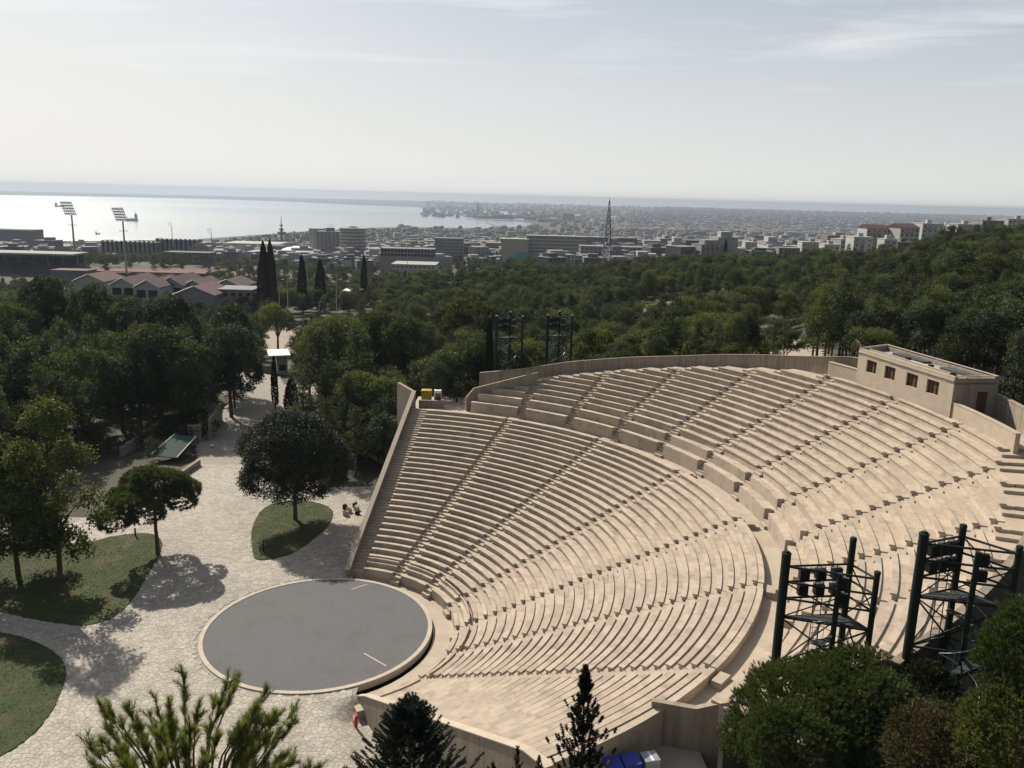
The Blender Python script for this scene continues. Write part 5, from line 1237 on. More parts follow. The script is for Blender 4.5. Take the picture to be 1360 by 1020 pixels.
# ---------------------------------------------------------------- town
def ground_at(px, Y):
    x, y = at_px(px, Y); return x, y, tz(x, y)
def height_px(px, py, Y): return sight(px, py, Y).z
def face_windows(mb, w, d, z0, z1, nx, nz, ww, wh, sides='fblr', depth=.12, off=.0):
    """small recess-dark boxes standing 3 cm proud of the wall plane"""
    for s_ in sides:
        L_ = w if s_ in 'fb' else d; n_ = max(1, int(round(nx*L_/w)))
        for i_ in range(n_):
            u = -L_/2+L_*(i_+.5)/n_
            for k_ in range(nz):
                v = z0+(z1-z0)*(k_+.55)/nz
                if s_ == 'f': mb.box(u-ww/2, u+ww/2, -d/2-.03, -d/2+.05, v-wh/2, v+wh/2)
                if s_ == 'b': mb.box(u-ww/2, u+ww/2, d/2-.05, d/2+.03, v-wh/2, v+wh/2)
                if s_ == 'l': mb.box(-w/2-.03, -w/2+.05, u-ww/2, u+ww/2, v-wh/2, v+wh/2)
                if s_ == 'r': mb.box(w/2-.05, w/2+.03, u-ww/2, u+ww/2, v-wh/2, v+wh/2)
def block(name, px0, px1, py_top, Y, depth, lab, m_='plaster_g', nx=12, nz=5, ww=1.6, wh=1.3, rz=0, cat='building', zb=None, bands=False, wm='glass', roof=None, sides='fl r', pent=0):
    a, b_ = at_px(px0, Y), at_px(px1, Y); w = abs(b_[0]-a[0]); x = (a[0]+b_[0])/2; y = a[1]+depth/2
    z = tz(x, y) if zb is None else zb; z -= 1; h = sight((px0+px1)/2, py_top, Y).z-z
    e = tag(empty(name, (x, y, z), rz), lab, cat); h = max(h, 4)
    mb = MB(); mb.box(-w/2, w/2, -depth/2, depth/2, 0, h); mb.build('walls', M[m_], e)
    mb = MB(); mb.box(-w/2-.3, w/2+.3, -depth/2-.3, depth/2+.3, h+.004, h+.5); mb.build('roof', M[roof or m_], e)
    if pent:
        mb = MB(); mb.box(-w*.12, w*.2, -depth*.2, depth*.25, h+.5, h+.5+pent); mb.build('penthouse', M[m_], e)
    if nz:
        if bands:
            for k_ in range(nz):
                v = 1.5+(h-1.5)*(k_+.55)/nz; mb = MB(); mb.box(-w/2-.05, w/2+.05, -depth/2-.06, depth/2, v-wh/2, v+wh/2); mb.build('window_band', M[wm], e)
        else:
            z0 = max(1., h-nz*3.3) 
            for k_ in range(nz):
                mb = MB(); u0 = z0+(h-z0)*k_/nz; u1 = z0+(h-z0)*(k_+1)/nz; face_windows(mb, w, depth, u0, u1, nx, 1, ww, wh, 'flr'); o_ = mb.build('window_row', M[wm], e)
    return e, w, h

# stadium on the left
x, y, z = ground_at(45, 620)
e = tag(empty('stadium_stand', (x, y, -39)), 'long dark stadium stand with a pale flat roof at far left', 'stadium')
mb = MB(); mb.box(-62, 33, -3, 22, 25.0, 26.2); mb.build('roof', M['roofmem'], e)
mb = MB(); mb.hexa([(-62, -20, 0), (31, -20, 0), (31, 18, 0), (-62, 18, 0), (-62, -20, 3), (31, -20, 3), (31, 18, 21), (-62, 18, 21)]); mb.build('seating', M['seats_blue'], e)
mb = MB(); mb.box(-62, 31, 18.1, 21, 0, 24.9); mb.build('rear_wall', M['plaster_d'], e)
for q in range(9):
    mb = MB(); mb.tube((-58+q*11, 10, 14), (-58+q*11, 10, 25), .5); mb.build('roof_post', M['plaster_g'], e)
mb = MB(); mb.box(-62, -14, -40, -22, 2, 5.5); tag(mb.build('white_tarpaulin', M['white']), 'white sheeted awning in front of the stadium stand', 'awning').location = (x, y, -33)
mb = MB()
c0 = at_px(170, 640)
for q in range(40):
    a0, a1 = R(180*q/39), R(180*(q+1)/39)
    mb.poly([(c0[0]+40+55*math.cos(a0), c0[1]+38*math.sin(a0), -27.2), (c0[0]+40+55*math.cos(a1), c0[1]+38*math.sin(a1), -27.2), (c0[0]+40+36*math.cos(a1), c0[1]+24*math.sin(a1), -27.4), (c0[0]+40+36*math.cos(a0), c0[1]+24*math.sin(a0), -27.4)])
mb.box(c0[0]-45, c0[0]+60, c0[1]+2, c0[1]+26, -27.8, -26.8)
tag(mb.build('running_track', M['track']), 'red stadium running track', kind='structure')
block('stadium_building', 70, 118, 360, 560, 14, 'low red roofed hall between the stadium and the gabled halls', 'plaster_d', nz=0, roof='darktile')
block('stadium_wall', -20, 90, 392, 470, 6, 'pale low building along the bottom of the stadium', 'plaster_g', nz=1, nx=14)
# floodlight masts
def floodlight(px, py_top, py_base, Y, w_px, lab, cols=5, rows_=5, tilt=12):
    x, y, z = ground_at(px, Y); zt = sight(px, py_top, Y).z; W = w_px*Y/FPX; Hh = W*1.15; zb = max(z, sight(px, py_base, Y).z-6)
    e = tag(empty('floodlight_mast', (x, y, zb)), lab, 'floodlight mast', 'stadium floodlight masts'); h = zt-zb
    mb = MB(); mb.tube((0, 0, 0), (0, 0, h-Hh), W*.10, W*.06, n=10); mb.build('mast', M['plaster'], e)
    mb = MB(); t_ = math.tan(R(tilt))
    def P(u, v): return Vector((u*W, -1-v*Hh*.25, h-Hh+v*Hh))
    for i_ in range(cols+1): mb.tube(P(-.5+i_/cols-.1*0, 0), P(-.5+i_/cols-.22, 1), W*.012, n=4)
    for k_ in range(rows_+1): mb.tube(P(-.5-.22*k_/rows_, k_/rows_), P(.5-.22*k_/rows_, k_/rows_), W*.012, n=4)
    mb.build('lamp_frame', M['galv'], e)
    for k_ in range(rows_):
        for i_ in range(cols):
            v = (k_+.5)/rows_; u = -.5+(i_+.5)/cols-.22*v; p = P(u, v); mb = MB(); mb.box(p.x-W*.075, p.x+W*.075, p.y-.5, p.y+.3, p.z-Hh*.055, p.z+Hh*.055); mb.build('lamp', M['galv'], e)
    mb = MB(); mb.box(-W*.35, W*.35, -.9, .9, h-Hh*1.75, h-Hh*1.7); mb.build('platform', M['galv'], e)
floodlight(105, 268, 335, 700, 15, 'tall floodlight mast nearer the left edge against the shining sea')
floodlight(171, 276, 358, 600, 15, 'tall floodlight mast rising from the red track')
floodlight(234, 295, 320, 850, 5, 'small distant floodlight mast right of the tall ones', 2, 2)
floodlight(285, 303, 320, 850, 6, 'small distant floodlight mast left of the television tower', 2, 2)
floodlight(443, 298, 340, 700, 5, 'small floodlight mast in front of the round office tower', 2, 2)
floodlight(304+200, 305, 345, 700, 3.5, 'thin mast right of the round office tower', 2, 2)
# named blocks
block('apartment_slab', -60, 50, 305, 1500, 40, 'wide dark apartment slab by the shore at the left edge', 'plaster_d', nx=24, nz=7)
block('university_block', 140, 212, 322, 900, 16, 'grey block with vertical fins behind the floodlight mast', 'plaster_g', nx=12, nz=3, ww=2.0, wh=6, wm='dark')
block('university_block', 212, 266, 319, 920, 16, 'second finned grey block nearer the television tower', 'plaster_g', nx=9, nz=3, ww=2.0, wh=6, wm='dark')
block('low_annexe', 222, 282, 336, 800, 18, 'dark low flat block below the finned blocks', 'plaster_d', nx=8, nz=1, wh=2, wm='dark')
block('exhibition_hall', 300, 372, 324, 1250, 60, 'long white-roofed exhibition hall left of the television tower', 'plaster_w', nz=1, nx=16)
block('flat_hall', 330, 420, 336, 1000, 40, 'low pale hall in front of the dome', 'plaster', nz=1, nx=14)
# dome hall
x, y, z = ground_at(402, 1150); e = tag(empty('sports_dome', (x, y, z)), 'shallow white domed sports hall in front of the office blocks', 'building')
mb = MB(); Rr, hh = 30, 9; zr = sight(402, 336, 1150).z-z
for k_ in range(5):
    for q in range(24):
        def S(k2, q2): f = k2/5; a = 2*math.pi*q2/24; return (Rr*math.cos(f*math.pi/2)*math.cos(a), Rr*math.cos(f*math.pi/2)*math.sin(a), zr+hh*math.sin(f*math.pi/2))
        mb.poly([S(k_, q), S(k_, q+1), S(k_+1, q+1), S(k_+1, q)])
mb.build('dome', M['white'], e); mb = MB(); mb.tube((0, 0, -1), (0, 0, zr-.01), Rr, n=24); mb.build('drum_wall', M['plaster'], e)
# television tower
x, y, z = ground_at(377, 1650); e = tag(empty('television_tower', (x, y, z)), 'slender television tower with a wide disc, seen against the sea', 'tower'); s = 1650/FPX
zt = sight(377, 286, 1650).z-z
mb = MB(); mb.tube((0, 0, 0), (0, 0, zt-18*s), 2.2*s, 1.6*s, n=12); mb.build('shaft', M['plaster_g'], e)
mb = MB(); mb.tube((0, 0, zt-25*s), (0, 0, zt-22.5*s), 3.2*s, 6*s, n=16); mb.tube((0, 0, zt-22.5*s), (0, 0, zt-21*s), 6*s, 5*s, n=16); mb.build('disc', M['plaster_g'], e)
mb = MB(); mb.tube((0, 0, zt-19*s), (0, 0, zt-17*s), 3*s, 3*s, n=12); mb.tube((0, 0, zt-14*s), (0, 0, zt-12.5*s), 2.2*s, n=12); mb.build('upper_ring', M['plaster_g'], e)
mb = MB(); mb.tube((0, 0, zt-18*s), (0, 0, zt), .9*s, .2*s, n=8); mb.build('mast', M['plaster_g'], e)
# round office tower
x, y, z = ground_at(470, 1000); zt = sight(470, 303, 1000).z-z; e = tag(empty('round_office_tower', (x, y, z)), 'round pale office tower with dark window bands', 'building')
mb = MB(); mb.tube((0, 0, 0), (0, 0, zt-2), 14.8, n=28); mb.build('walls', M['plaster'], e)
for q in range(8):
    mb = MB(); zz = zt-5-q*3.9
    for a in range(28):
        a0, a1 = R(a*360/28+1.5), R(a*360/28+9); P = [(14.9*math.cos(a0), 14.9*math.sin(a0)), (14.9*math.cos(a1), 14.9*math.sin(a1)), (14.4*math.cos(a1), 14.4*math.sin(a1)), (14.4*math.cos(a0), 14.4*math.sin(a0))]
        mb.prism(P, zz-.8, zz+.8)
    mb.build('window_band', M['glass'], e)
mb = MB(); mb.tube((0, 0, zt-2), (0, 0, zt), 15.4, n=28); mb.tube((0, 0, zt), (0, 0, zt+2.5), 8, 3, n=16); mb.build('roof', M['plaster_g'], e)
block('office_block', 422, 452, 308, 1030, 22, 'plain grey office block left of the round tower', 'plaster_g', nx=6, nz=7, pent=4)
block('office_block', 413, 430, 304, 1150, 22, 'pale office block partly behind the plain grey one', 'plaster', nx=4, nz=6)
block('frame_building', 506, 576, 331, 700, 16, 'long grey concrete frame building right of the round tower', 'plaster_g', nx=16, nz=2, ww=2, wh=2, wm='dark')
block('office_slab', 577, 614, 317, 880, 16, 'grey office slab in the middle distance', 'plaster_g', nx=11, nz=6, ww=1.4)
block('mural_block', 664, 700, 318, 800, 20, 'cream block with a blue-green mural on its side', 'mural', nz=0)
block('office_slab', 697, 775, 314, 810, 15, 'long pale office slab with five window rows', 'plaster', nx=32, nz=5, ww=1.2, wh=1.3)
block('office_slab', 775, 842, 316, 930, 16, 'long grey slab with fins behind the lattice mast', 'plaster_g', nx=22, nz=4, ww=.9, wh=2.2, wm='dark')
block('office_slab', 768, 905, 329, 720, 18, 'wide grey low block behind the treetops right of the mast', 'plaster_g', nx=24, nz=3, ww=1.6, wh=1.5)
block('office_block', 905, 928, 320, 760, 20, 'square grey block right of the mast', 'plaster_d', nx=5, nz=4)
block('warehouse_shed', 455, 478, 388, 372, 12, 'small shed with a shining metal roof among the trees', 'plaster_d', nz=0, roof='white')
block('pale_hall', 520, 578, 352, 640, 30, 'long pale curved-roof hall behind the trees left of centre', 'plaster', nz=1, nx=10)
# gabled halls with red roofs
def gable(px0, px1, py_ridge, py_eave, Y, depth, lab, wall='plaster_w', roof='darktile', openings=True):
    a, b_ = at_px(px0, Y), at_px(px1, Y); w = b_[0]-a[0]; x = (a[0]+b_[0])/2; y = a[1]+depth/2; z = tz(x, y)-2
    hr = sight((px0+px1)/2, py_ridge, Y).z-z; he = sight((px0+px1)/2, py_eave, Y).z-z
    e = tag(empty('gabled_hall', (x, y, z)), lab, 'building', 'gabled halls below the stadium')
    mb = MB(); v = [(-w/2, 0), (w/2, 0), (w/2, he), (0, hr), (-w/2, he)]; b = len(mb.v)
    mb.v += [(p[0], -depth/2, p[1]) for p in v]+[(p[0], depth/2, p[1]) for p in v]; mb.f += [(0, 1, 2, 3, 4), (9, 8, 7, 6, 5), (0, 5, 6, 1), (1, 6, 7, 2), (4, 9, 5, 0)]; mb.t += [0]*5; mb.build('walls', M[wall], e)
    for sx in (-1, 1):
        mb = MB(); sl_ = (hr-he)/(w/2); P = [(0, hr+.05), (sx*(w/2+.5), he-.5*sl_+.05)]; mb.hexa([(P[0][0], -depth/2-.5, P[0][1]), (P[1][0], -depth/2-.5, P[1][1]), (P[1][0], depth/2+.5, P[1][1]), (P[0][0], depth/2+.5, P[0][1]), (P[0][0], -depth/2-.5, P[0][1]+.3), (P[1][0], -depth/2-.5, P[1][1]+.3), (P[1][0], depth/2+.5, P[1][1]+.3), (P[0][0], depth/2+.5, P[0][1]+.3)] if sx > 0 else [(P[1][0], -depth/2-.5, P[1][1]), (P[0][0], -depth/2-.5, P[0][1]), (P[0][0], depth/2+.5, P[0][1]), (P[1][0], depth/2+.5, P[1][1]), (P[1][0], -depth/2-.5, P[1][1]+.3), (P[0][0], -depth/2-.5, P[0][1]+.3), (P[0][0], depth/2+.5, P[0][1]+.3), (P[1][0], depth/2+.5, P[1][1]+.3)]); mb.build('roof', M[roof], e)
        mb = MB(); mb.tube((0, -depth/2-.52, hr+.3), (sx*(w/2+.5), -depth/2-.52, he-.5*sl_+.3), .22, n=5); mb.build('verge', M['white'], e)
    if openings:
        for sx in (-.24, .24):
            mb = MB(); mb.box(w*sx-w*.19, w*sx+w*.19, -depth/2-.04, -depth/2+.1, he-4.2, he-1.0); mb.build('window', M['dark'], e)
    return e
gable(148, 180, 370, 379, 350, 26, 'leftmost pale gabled hall, two dark openings')
gable(180, 212, 373, 382, 345, 26, 'second pale gabled hall from the left')
gable(212, 244, 369, 379, 360, 26, 'third gabled hall, roof mostly seen')
gable(240, 275, 373, 382, 365, 22, 'fourth gabled hall, right of the pale ones', 'plaster')
gable(232, 285, 381, 392, 320, 20, 'hall with bright red tiled roof in front of the dark roofed ones', 'plaster_g', 'tile', False)
gable(100, 140, 365, 374, 380, 20, 'low hall with a bright edge left of the gables', 'plaster', 'tile', False)
gable(282, 322, 372, 381, 372, 20, 'last gabled hall towards the cypress pair', 'plaster')
block('flat_annexe', 285, 335, 386, 330, 14, 'grey flat annexe at the right end of the gabled halls', 'plaster_g', nz=1, nx=5, wm='dark')
# lattice mast
x, y, z = ground_at(803, 520); zt = sight(803, 261, 520).z-z; e = tag(empty('lattice_mast', (x, y, z)), 'tall steel lattice mast rising above the horizon', 'mast'); w0 = 3.4
for sx, sy in ((-1, -1), (1, -1), (1, 1), (-1, 1)):
    mb = MB(); mb.tube((sx*w0, sy*w0, 0), (sx*.25, sy*.25, zt*.95), .2, .12, n=5); mb.build('leg', M['plaster_d'], e)
mb = MB(); mb.tube((0, 0, zt*.93), (0, 0, zt), .12, n=5); mb.build('aerial', M['plaster_d'], e)
for q in range(12):
    f0, f1 = q/12*.95, (q+1)/12*.95; wa, wb = w0+(.25-w0)*f0/.95, w0+(.25-w0)*f1/.95; mb = MB(); C4 = ((-1, -1), (1, -1), (1, 1), (-1, 1))
    for i_ in range(4):
        s0, s1 = C4[i_], C4[(i_+1) % 4]
        mb.tube((s0[0]*wa, s0[1]*wa, zt*f0), (s1[0]*wb, s1[1]*wb, zt*f1), .10, n=4, caps=False); mb.tube((s1[0]*wa, s1[1]*wa, zt*f0), (s0[0]*wb, s0[1]*wb, zt*f1), .10, n=4, caps=False); mb.tube((s0[0]*wb, s0[1]*wb, zt*f1), (s1[0]*wb, s1[1]*wb, zt*f1), .10, n=4, caps=False)
    mb.build('bracing', M['plaster_d'], e)
# hillside houses on the right
g = np.random.default_rng(99)
def house(px0, px1, top, Y, lab, wall='plaster_w', roof=None, gab=False, floors=3):
    a, b_ = at_px(px0, Y), at_px(px1, Y); w = b_[0]-a[0]; dp = min(16, w*.8+4); x = (a[0]+b_[0])/2; y = a[1]+dp/2; z = tz(x, y)-3; h = max(7, sight((px0+px1)/2, top, Y).z-z)
    e = tag(empty('hillside_house', (x, y, z), R(g.uniform(-12, 12))), lab, 'house', 'hillside houses above the wood')
    mb = MB(); mb.box(-w/2, w/2, -dp/2, dp/2, 0, h); mb.build('walls', M[wall], e)
    if gab:
        mb = MB(); mb.v = [(-w/2-.4, -dp/2-.4, h+.004), (w/2+.4, -dp/2-.4, h+.004), (w/2+.4, dp/2+.4, h+.004), (-w/2-.4, dp/2+.4, h+.004), (-w/2-.4, 0, h+2.6), (w/2+.4, 0, h+2.6)]; mb.f = [(3, 2, 1, 0), (0, 1, 5, 4), (2, 3, 4, 5), (1, 2, 5), (3, 0, 4)]; mb.t = [0]*5; mb.build('roof', M['darktile'], e)
    else:
        mb = MB(); mb.box(-w/2-.2, w/2+.2, -dp/2-.2, dp/2+.2, h+.004, h+.35); r_ = mb.build('roof', M[wall], e); mb = MB(); mb.box(-1.5, 1.8, -1.5, 1.5, h+.35, h+2.6); q_ = mb.build('stair_head', M[wall]); q_.parent = r_
    for k_ in range(floors):
        zz = h-2-k_*3.1
        if zz < 1: break
        n_ = max(2, int(w/3.2))
        for i_ in range(n_):
            u = -w/2+w*(i_+.5)/n_; mb = MB(); mb.box(u-.75, u+.75, -dp/2-.05, -dp/2+.05, zz-.8, zz+.6); mb.build('window', M['glass'], e)
        if k_ % 2 == 0:
            mb = MB(); mb.box(-w*.4, w*.15, -dp/2-1.2, -dp/2-.06, zz-1.1, zz-.95); mb.box(-w*.4, w*.15, -dp/2-1.25, -dp/2-1.17, zz-.945, zz-.1); mb.build('balcony', M[wall], e)
H = [(1125, 1150, 315, 560, 'white flat-roofed house lowest on the hillside', 'plaster_w', False), (1140, 1168, 303, 600, 'house with dark red tiled roof at the hill foot', 'plaster_w', True), (1165, 1182, 318, 540, 'small white house below the red roof', 'plaster_w', False),
     (1180, 1208, 302, 590, 'white house with a steep gable against the sky', 'plaster_w', True), (1182, 1206, 322, 560, 'grey shaded house under the gabled one', 'plaster_d', False), (1212, 1240, 297, 620, 'tall white apartment house in the middle of the hill', 'plaster_w', False),
     (1238, 1262, 300, 630, 'white apartment house beside the tall one', 'plaster', False), (1258, 1290, 298, 600, 'long white house in front of the hilltop block', 'plaster_w', False), (1290, 1318, 293, 620, 'grey hilltop block with stair head', 'plaster_g', False), (1322, 1362, 291, 640, 'pale hilltop house at the right edge', 'plaster', False),
     (1105, 1128, 318, 600, 'cream house left of the hill foot', 'plaster', False), (1060, 1090, 322, 600, 'cream flat-roofed house among the trees', 'plaster', False), (1030, 1056, 327, 620, 'low white house left of the cream one', 'plaster_w', False), (1088, 1108, 325, 570, 'small pale house between the cream ones', 'plaster_w', False),
     (985, 1012, 322, 660, 'pale house near the thin cypress', 'plaster', False), (930, 955, 328, 640, 'low white house beside the square grey block', 'plaster_w', False), (958, 984, 330, 620, 'low pale house in front of the thin cypress', 'plaster_w', False), (1008, 1030, 330, 600, 'small white house with bright roof edge', 'plaster_w', False)]
for px0, px1, top, Y_, lab, wl, gb in H: house(px0, px1, top, Y_, lab, wl, None, gb)

# the dense town: nearer blocks one by one, the far mass as one
def town_proto(seed):
    g = np.random.default_rng(seed); w, d, h = g.uniform(12, 22), g.uniform(10, 16), g.uniform(8, 17)
    mb = MB(); mb.box(-w/2, w/2, -d/2, d/2, -6, h); 
    if g.uniform() < .6: mb.box(-w*.3, w*.2, -d*.25, d*.3, h+.003, h+g.uniform(2.4, 3.2))
    wi = MB(); nfl = int(h//3)
    for k_ in range(nfl):
        z_ = h-1.6-k_*3
        for s_ in (-1, 1):
            n_ = int(w/3)
            for i_ in range(n_): u = -w/2+w*(i_+.5)/n_; wi.box(u-.7, u+.7, s_*d/2-.04, s_*d/2+.04, z_-.7, z_+.6)
    bal = MB()
    for k_ in range(0, nfl): z_ = h-2.6-k_*3; bal.box(-w*.42, w*.42, -d/2-1.0, -d/2-.05, z_-.1, z_)
    rf = MB(); rf.box(-w/2-.15, w/2+.15, -d/2-.15, d/2+.15, h-.35, h+.001)
    return mb, wi, bal, rf
tp = []
for s_ in range(10):
    a, b, c, d = town_proto(200+s_); mk = ['plaster', 'plaster_w', 'plaster_g', 'plaster', 'plaster_d', 'plaster_w', 'plaster', 'plaster_g', 'plaster', 'plaster_d'][s_]
    tp.append((a.mesh('walls', M[mk]), b.mesh('windows', M['glass']), c.mesh('balconies', M[mk]), d.mesh('roof', M['tile'] if s_ in (3, 8) else M['plaster_g']), mk))
spots = []
g = np.random.default_rng(123)
for q in range(5200):
    azd = g.uniform(-36, 36); dd = 600*math.exp(g.uniform(0, 1)**.8*math.log(9000/600)); px_ = 680+FPX*math.tan(R(azd))
    if azd < -16 and dd < 950: continue
    if azd < -8 and dd > 2300: continue
    shore = np.interp(px_, [0, 250, 420, 560, 640, 705, 800], [2250, 2350, 3350, 3700, 3800, 4200, 9000])
    if dd > shore*.97: continue
    if azd < 2 and dd < 800: continue
    if azd > 20 and dd < 700: continue
    if azd < -14 and g.uniform() < .55: continue
    spots.append((dd, CX+dd*math.sin(R(azd)), CY+dd*math.cos(R(azd)), azd))
spots.sort()
far = MB()
adj = ['white', 'pale', 'grey', 'red-roofed', 'dark', 'bright', 'cream', 'ashen', 'tile-roofed', 'sooty']
occupied = {}
BM = ['left of the stadium', 'behind the stadium stand', 'between the floodlight masts', 'by the finned blocks', 'right of the finned blocks', 'left of the television tower', 'by the television tower', 'by the round office tower', 'right of the round office tower', 'by the central grey slab', 'by the mural block', 'behind the long office slab', 'by the lattice mast', 'right of the mast', 'by the square grey block', 'near the thin cypress', 'left of the hill houses', 'below the red roofed house', 'under the hilltop houses', 'at the right edge']
def bm(az): return BM[max(0, min(19, int((az+34)/68*20)))]
for q, (dd, x, y, azd) in enumerate(spots):
    cell = (int(x//18), int(y//18))
    if cell in occupied: continue
    occupied[cell] = 1
    z = tz(x, y); k_ = int(g.integers(0, 10)); rz = R(g.choice([0, 20, 35, 90]))
    if len([1]) and q < 10**9 and sum(1 for _ in ()) == 0 and len(occupied) <= 270:
        W_, Wi, Ba, Rf, mk = tp[k_]; sc = g.uniform(.8, 1.15)
        side = 'far left' if azd < -20 else 'left' if azd < -8 else 'middle' if azd < 4 else 'right' if azd < 18 else 'far right'
        e = empty('apartment_building', (x, y, z), rz); e.scale = (sc, sc, sc*g.uniform(.85, 1.15)); tag(e, f'{["low", "middling", "long", "tall", "squat"][int(g.integers(0,5))]} {adj[k_]} town block, {RANK[max(0, min(12, int((dd-600)/110)))]} rank, {bm(azd)}', 'building', 'apartment buildings of the near town')
        link('walls', W_, e); o_ = link('windows', Wi, e); o_['kind'] = 'stuff'; o_ = link('balcony', Ba, e); link('roof', Rf, e)
    else:
        w, d, h = g.uniform(14, 30), g.uniform(12, 24), g.uniform(8, 24); far.rbox(x, y, w, d, z-8, z+h, rz, g.uniform(-1, 1))
        if g.uniform() < .5: far.rbox(x+w*.1, y, w*.4, d*.4, z+h+.05, z+h+3, rz, g.uniform(0, 1))
# far mass of the town towards the horizon
for q in range(15000):
    px_ = g.uniform(560, 1420); dd = 3500*math.exp(g.uniform(0, 1)*math.log(17500/3500)); x = CX+(px_-680)/FPX*dd; y = CY+dd
    if px_ < 800 and dd < 5600: continue
    if px_ < 860 and dd > 4600 and g.uniform() < .8: continue
    z = tz(x, y); far.rbox(x, y, g.uniform(18, 50), g.uniform(14, 40), z-5, z+g.uniform(7, 22)*(1+dd/25000), R(g.uniform(0, 90)), g.uniform(-1, 1))
o = far.build('distant_town', M['far_town']); tag(o, 'dense mass of distant buildings fading into the haze', 'town', kind='stuff')
# promenade of shore buildings behind the round tower
# port: sheds, quay, cranes, chimney
def sea_xy(px, py): p = sea_pt(px, py); return p[0], p[1]
def port_box(px0, px1, py, hpx, lab, m_='plaster_d', name='port_warehouse', dp=60):
    a, b_ = sea_xy(px0, py), sea_xy(px1, py); Y_ = a[1]-CY; h = hpx*Y_/FPX; w = b_[0]-a[0]
    e = tag(empty(name, ((a[0]+b_[0])/2, a[1]+dp, SEA_Z)), lab, 'building'); mb = MB(); mb.box(-w/2, w/2, -dp/2, dp/2, -1, h); mb.build('walls', M[m_], e); mb = MB(); mb.box(-w/2-2, w/2+2, -dp/2-2, dp/2+2, h+.01, h+2); mb.build('roof', M['plaster_g'], e)
port_box(655, 682, 291.5, 6, 'dark warehouse at the end of the port quay'); port_box(632, 655, 291, 4, 'low shed left of the dark port warehouse', 'plaster_g'); port_box(683, 697, 290.5, 4, 'low shed right of the dark port warehouse', 'plaster_g')
port_box(747, 762, 293, 9, 'tall dark silo block at the port', 'plaster_d', 'grain_silo'); port_box(696, 712, 293, 5, 'shed on the near quay below the cranes', 'plaster_g'); port_box(714, 745, 295, 4, 'long shed in front of the silo', 'plaster_g')
mb = MB(); P = [sea_pt(*c) for c in ((618, 291.2), (640, 292.4), (700, 293.5), (800, 294), (800, 287.5), (700, 289), (650, 289))]; mb.prism(ccw([(p[0], p[1]) for p in P]), SEA_Z-1, SEA_Z+2.2); tag(mb.build('port_quay', M['plaster_g']), 'long concrete port quay reaching into the bay', kind='structure')
mb = MB(); P = [sea_pt(*c) for c in ((643, 294.8), (646, 295.0), (662, 301.2), (658, 301.4))]; mb.prism(ccw([(p[0], p[1]) for p in P]), SEA_Z-1, SEA_Z+2); tag(mb.build('breakwater', M['plaster_d']), 'thin slanting breakwater off the waterfront', kind='structure')
def crane(px, py, hpx, lab):
    x, y = sea_xy(px, py); Y_ = y-CY; h = hpx*Y_/FPX; w = h*.28; e = tag(empty('port_crane', (x, y, SEA_Z)), lab, 'crane', 'harbour cranes')
    for sx in (-1, 1): mb = MB(); mb.tube((sx*w/2, 0, 0), (sx*w*.35, 0, h*.62), h*.035, n=4); mb.build('leg', M['plaster_d'], e)
    mb = MB(); mb.box(-w*.45, w*.45, -4, 4, h*.6, h*.72); mb.build('cabin', M['plaster_d'], e); mb = MB(); mb.tube((0, 0, h*.65), (w*1.1, 0, h), h*.03, n=4); mb.tube((0, 0, h*.7), (-w*.6, 0, h*.85), h*.025, n=4); mb.build('jib', M['plaster_d'], e)
for q, (px_, py_, hh_) in enumerate(((646, 291, 10), (660, 291, 13), (697, 291, 9), (706, 292, 14), (721, 292, 13), (733, 292, 8), (738, 292, 12), (753, 291, 9))): crane(px_, py_, hh_, 'harbour crane standing '+['left of the dark warehouse', 'over the dark warehouse', 'first on the near quay', 'tallest above the near quay', 'second tallest above the near quay', 'low between the tall cranes and silo', 'just left of the silo', 'behind the silo'][q])
x, y = sea_xy(634.5, 288.5); mb = MB(); mb.tube((x, y, SEA_Z), (x, y, SEA_Z+18*(y-CY)/FPX), 7, 4, n=8); tag(mb.build('chimney', M['plaster_g']), 'tall thin industrial chimney beyond the port', 'chimney')
# ships
def ship(px0, px1, py, hpx, lab, flip=1, name='cargo_ship'):
    a, b_ = sea_xy(px0, py), sea_xy(px1, py); L_ = b_[0]-a[0]; h = hpx*(a[1]-CY)/FPX; e = tag(empty(name, ((a[0]+b_[0])/2, a[1], SEA_Z)), lab, 'ship'); W_ = L_*.14; f = flip
    mb = MB(); pts = [(-L_/2, -W_/2), (L_*.38, -W_/2), (L_/2, 0), (L_*.38, W_/2), (-L_/2, W_/2)]; pts = pts if f > 0 else ccw([(-p[0], p[1]) for p in pts]); mb.prism(pts, -2, h*.32); mb.build('hull', M['hull'], e)
    mb = MB(); x0 = -L_*.46*f; x1 = -L_*.26*f; x0, x1 = min(x0, x1), max(x0, x1); mb.box(x0, x1, -W_*.4, W_*.4, h*.33, h*.85); mb.build('superstructure', M['hull'], e)
    mb = MB(); mb.tube(((x0+x1)/2, 0, h*.85), ((x0+x1)/2, 0, h*1.1), L_*.02, n=6); mb.build('funnel', M['hull'], e)
    mb = MB(); mb.tube((L_*.1*f, 0, h*.3), (L_*.1*f, 0, h*.6), L_*.008, n=5); mb.tube((L_*.38*f, 0, h*.3), (L_*.38*f, 0, h*.6), L_*.008, n=5); mb.build('mast', M['hull'], e)
ship(73, 100, 274.5, 6, 'long low cargo ship far out on the shining sea at left'); ship(168, 189, 293.5, 11, 'grey cargo ship with high stern beside the second floodlight mast', -1)
ship(127, 135, 311, 4, 'tiny dark boat near the shore between the floodlight masts', 1, 'small_boat')

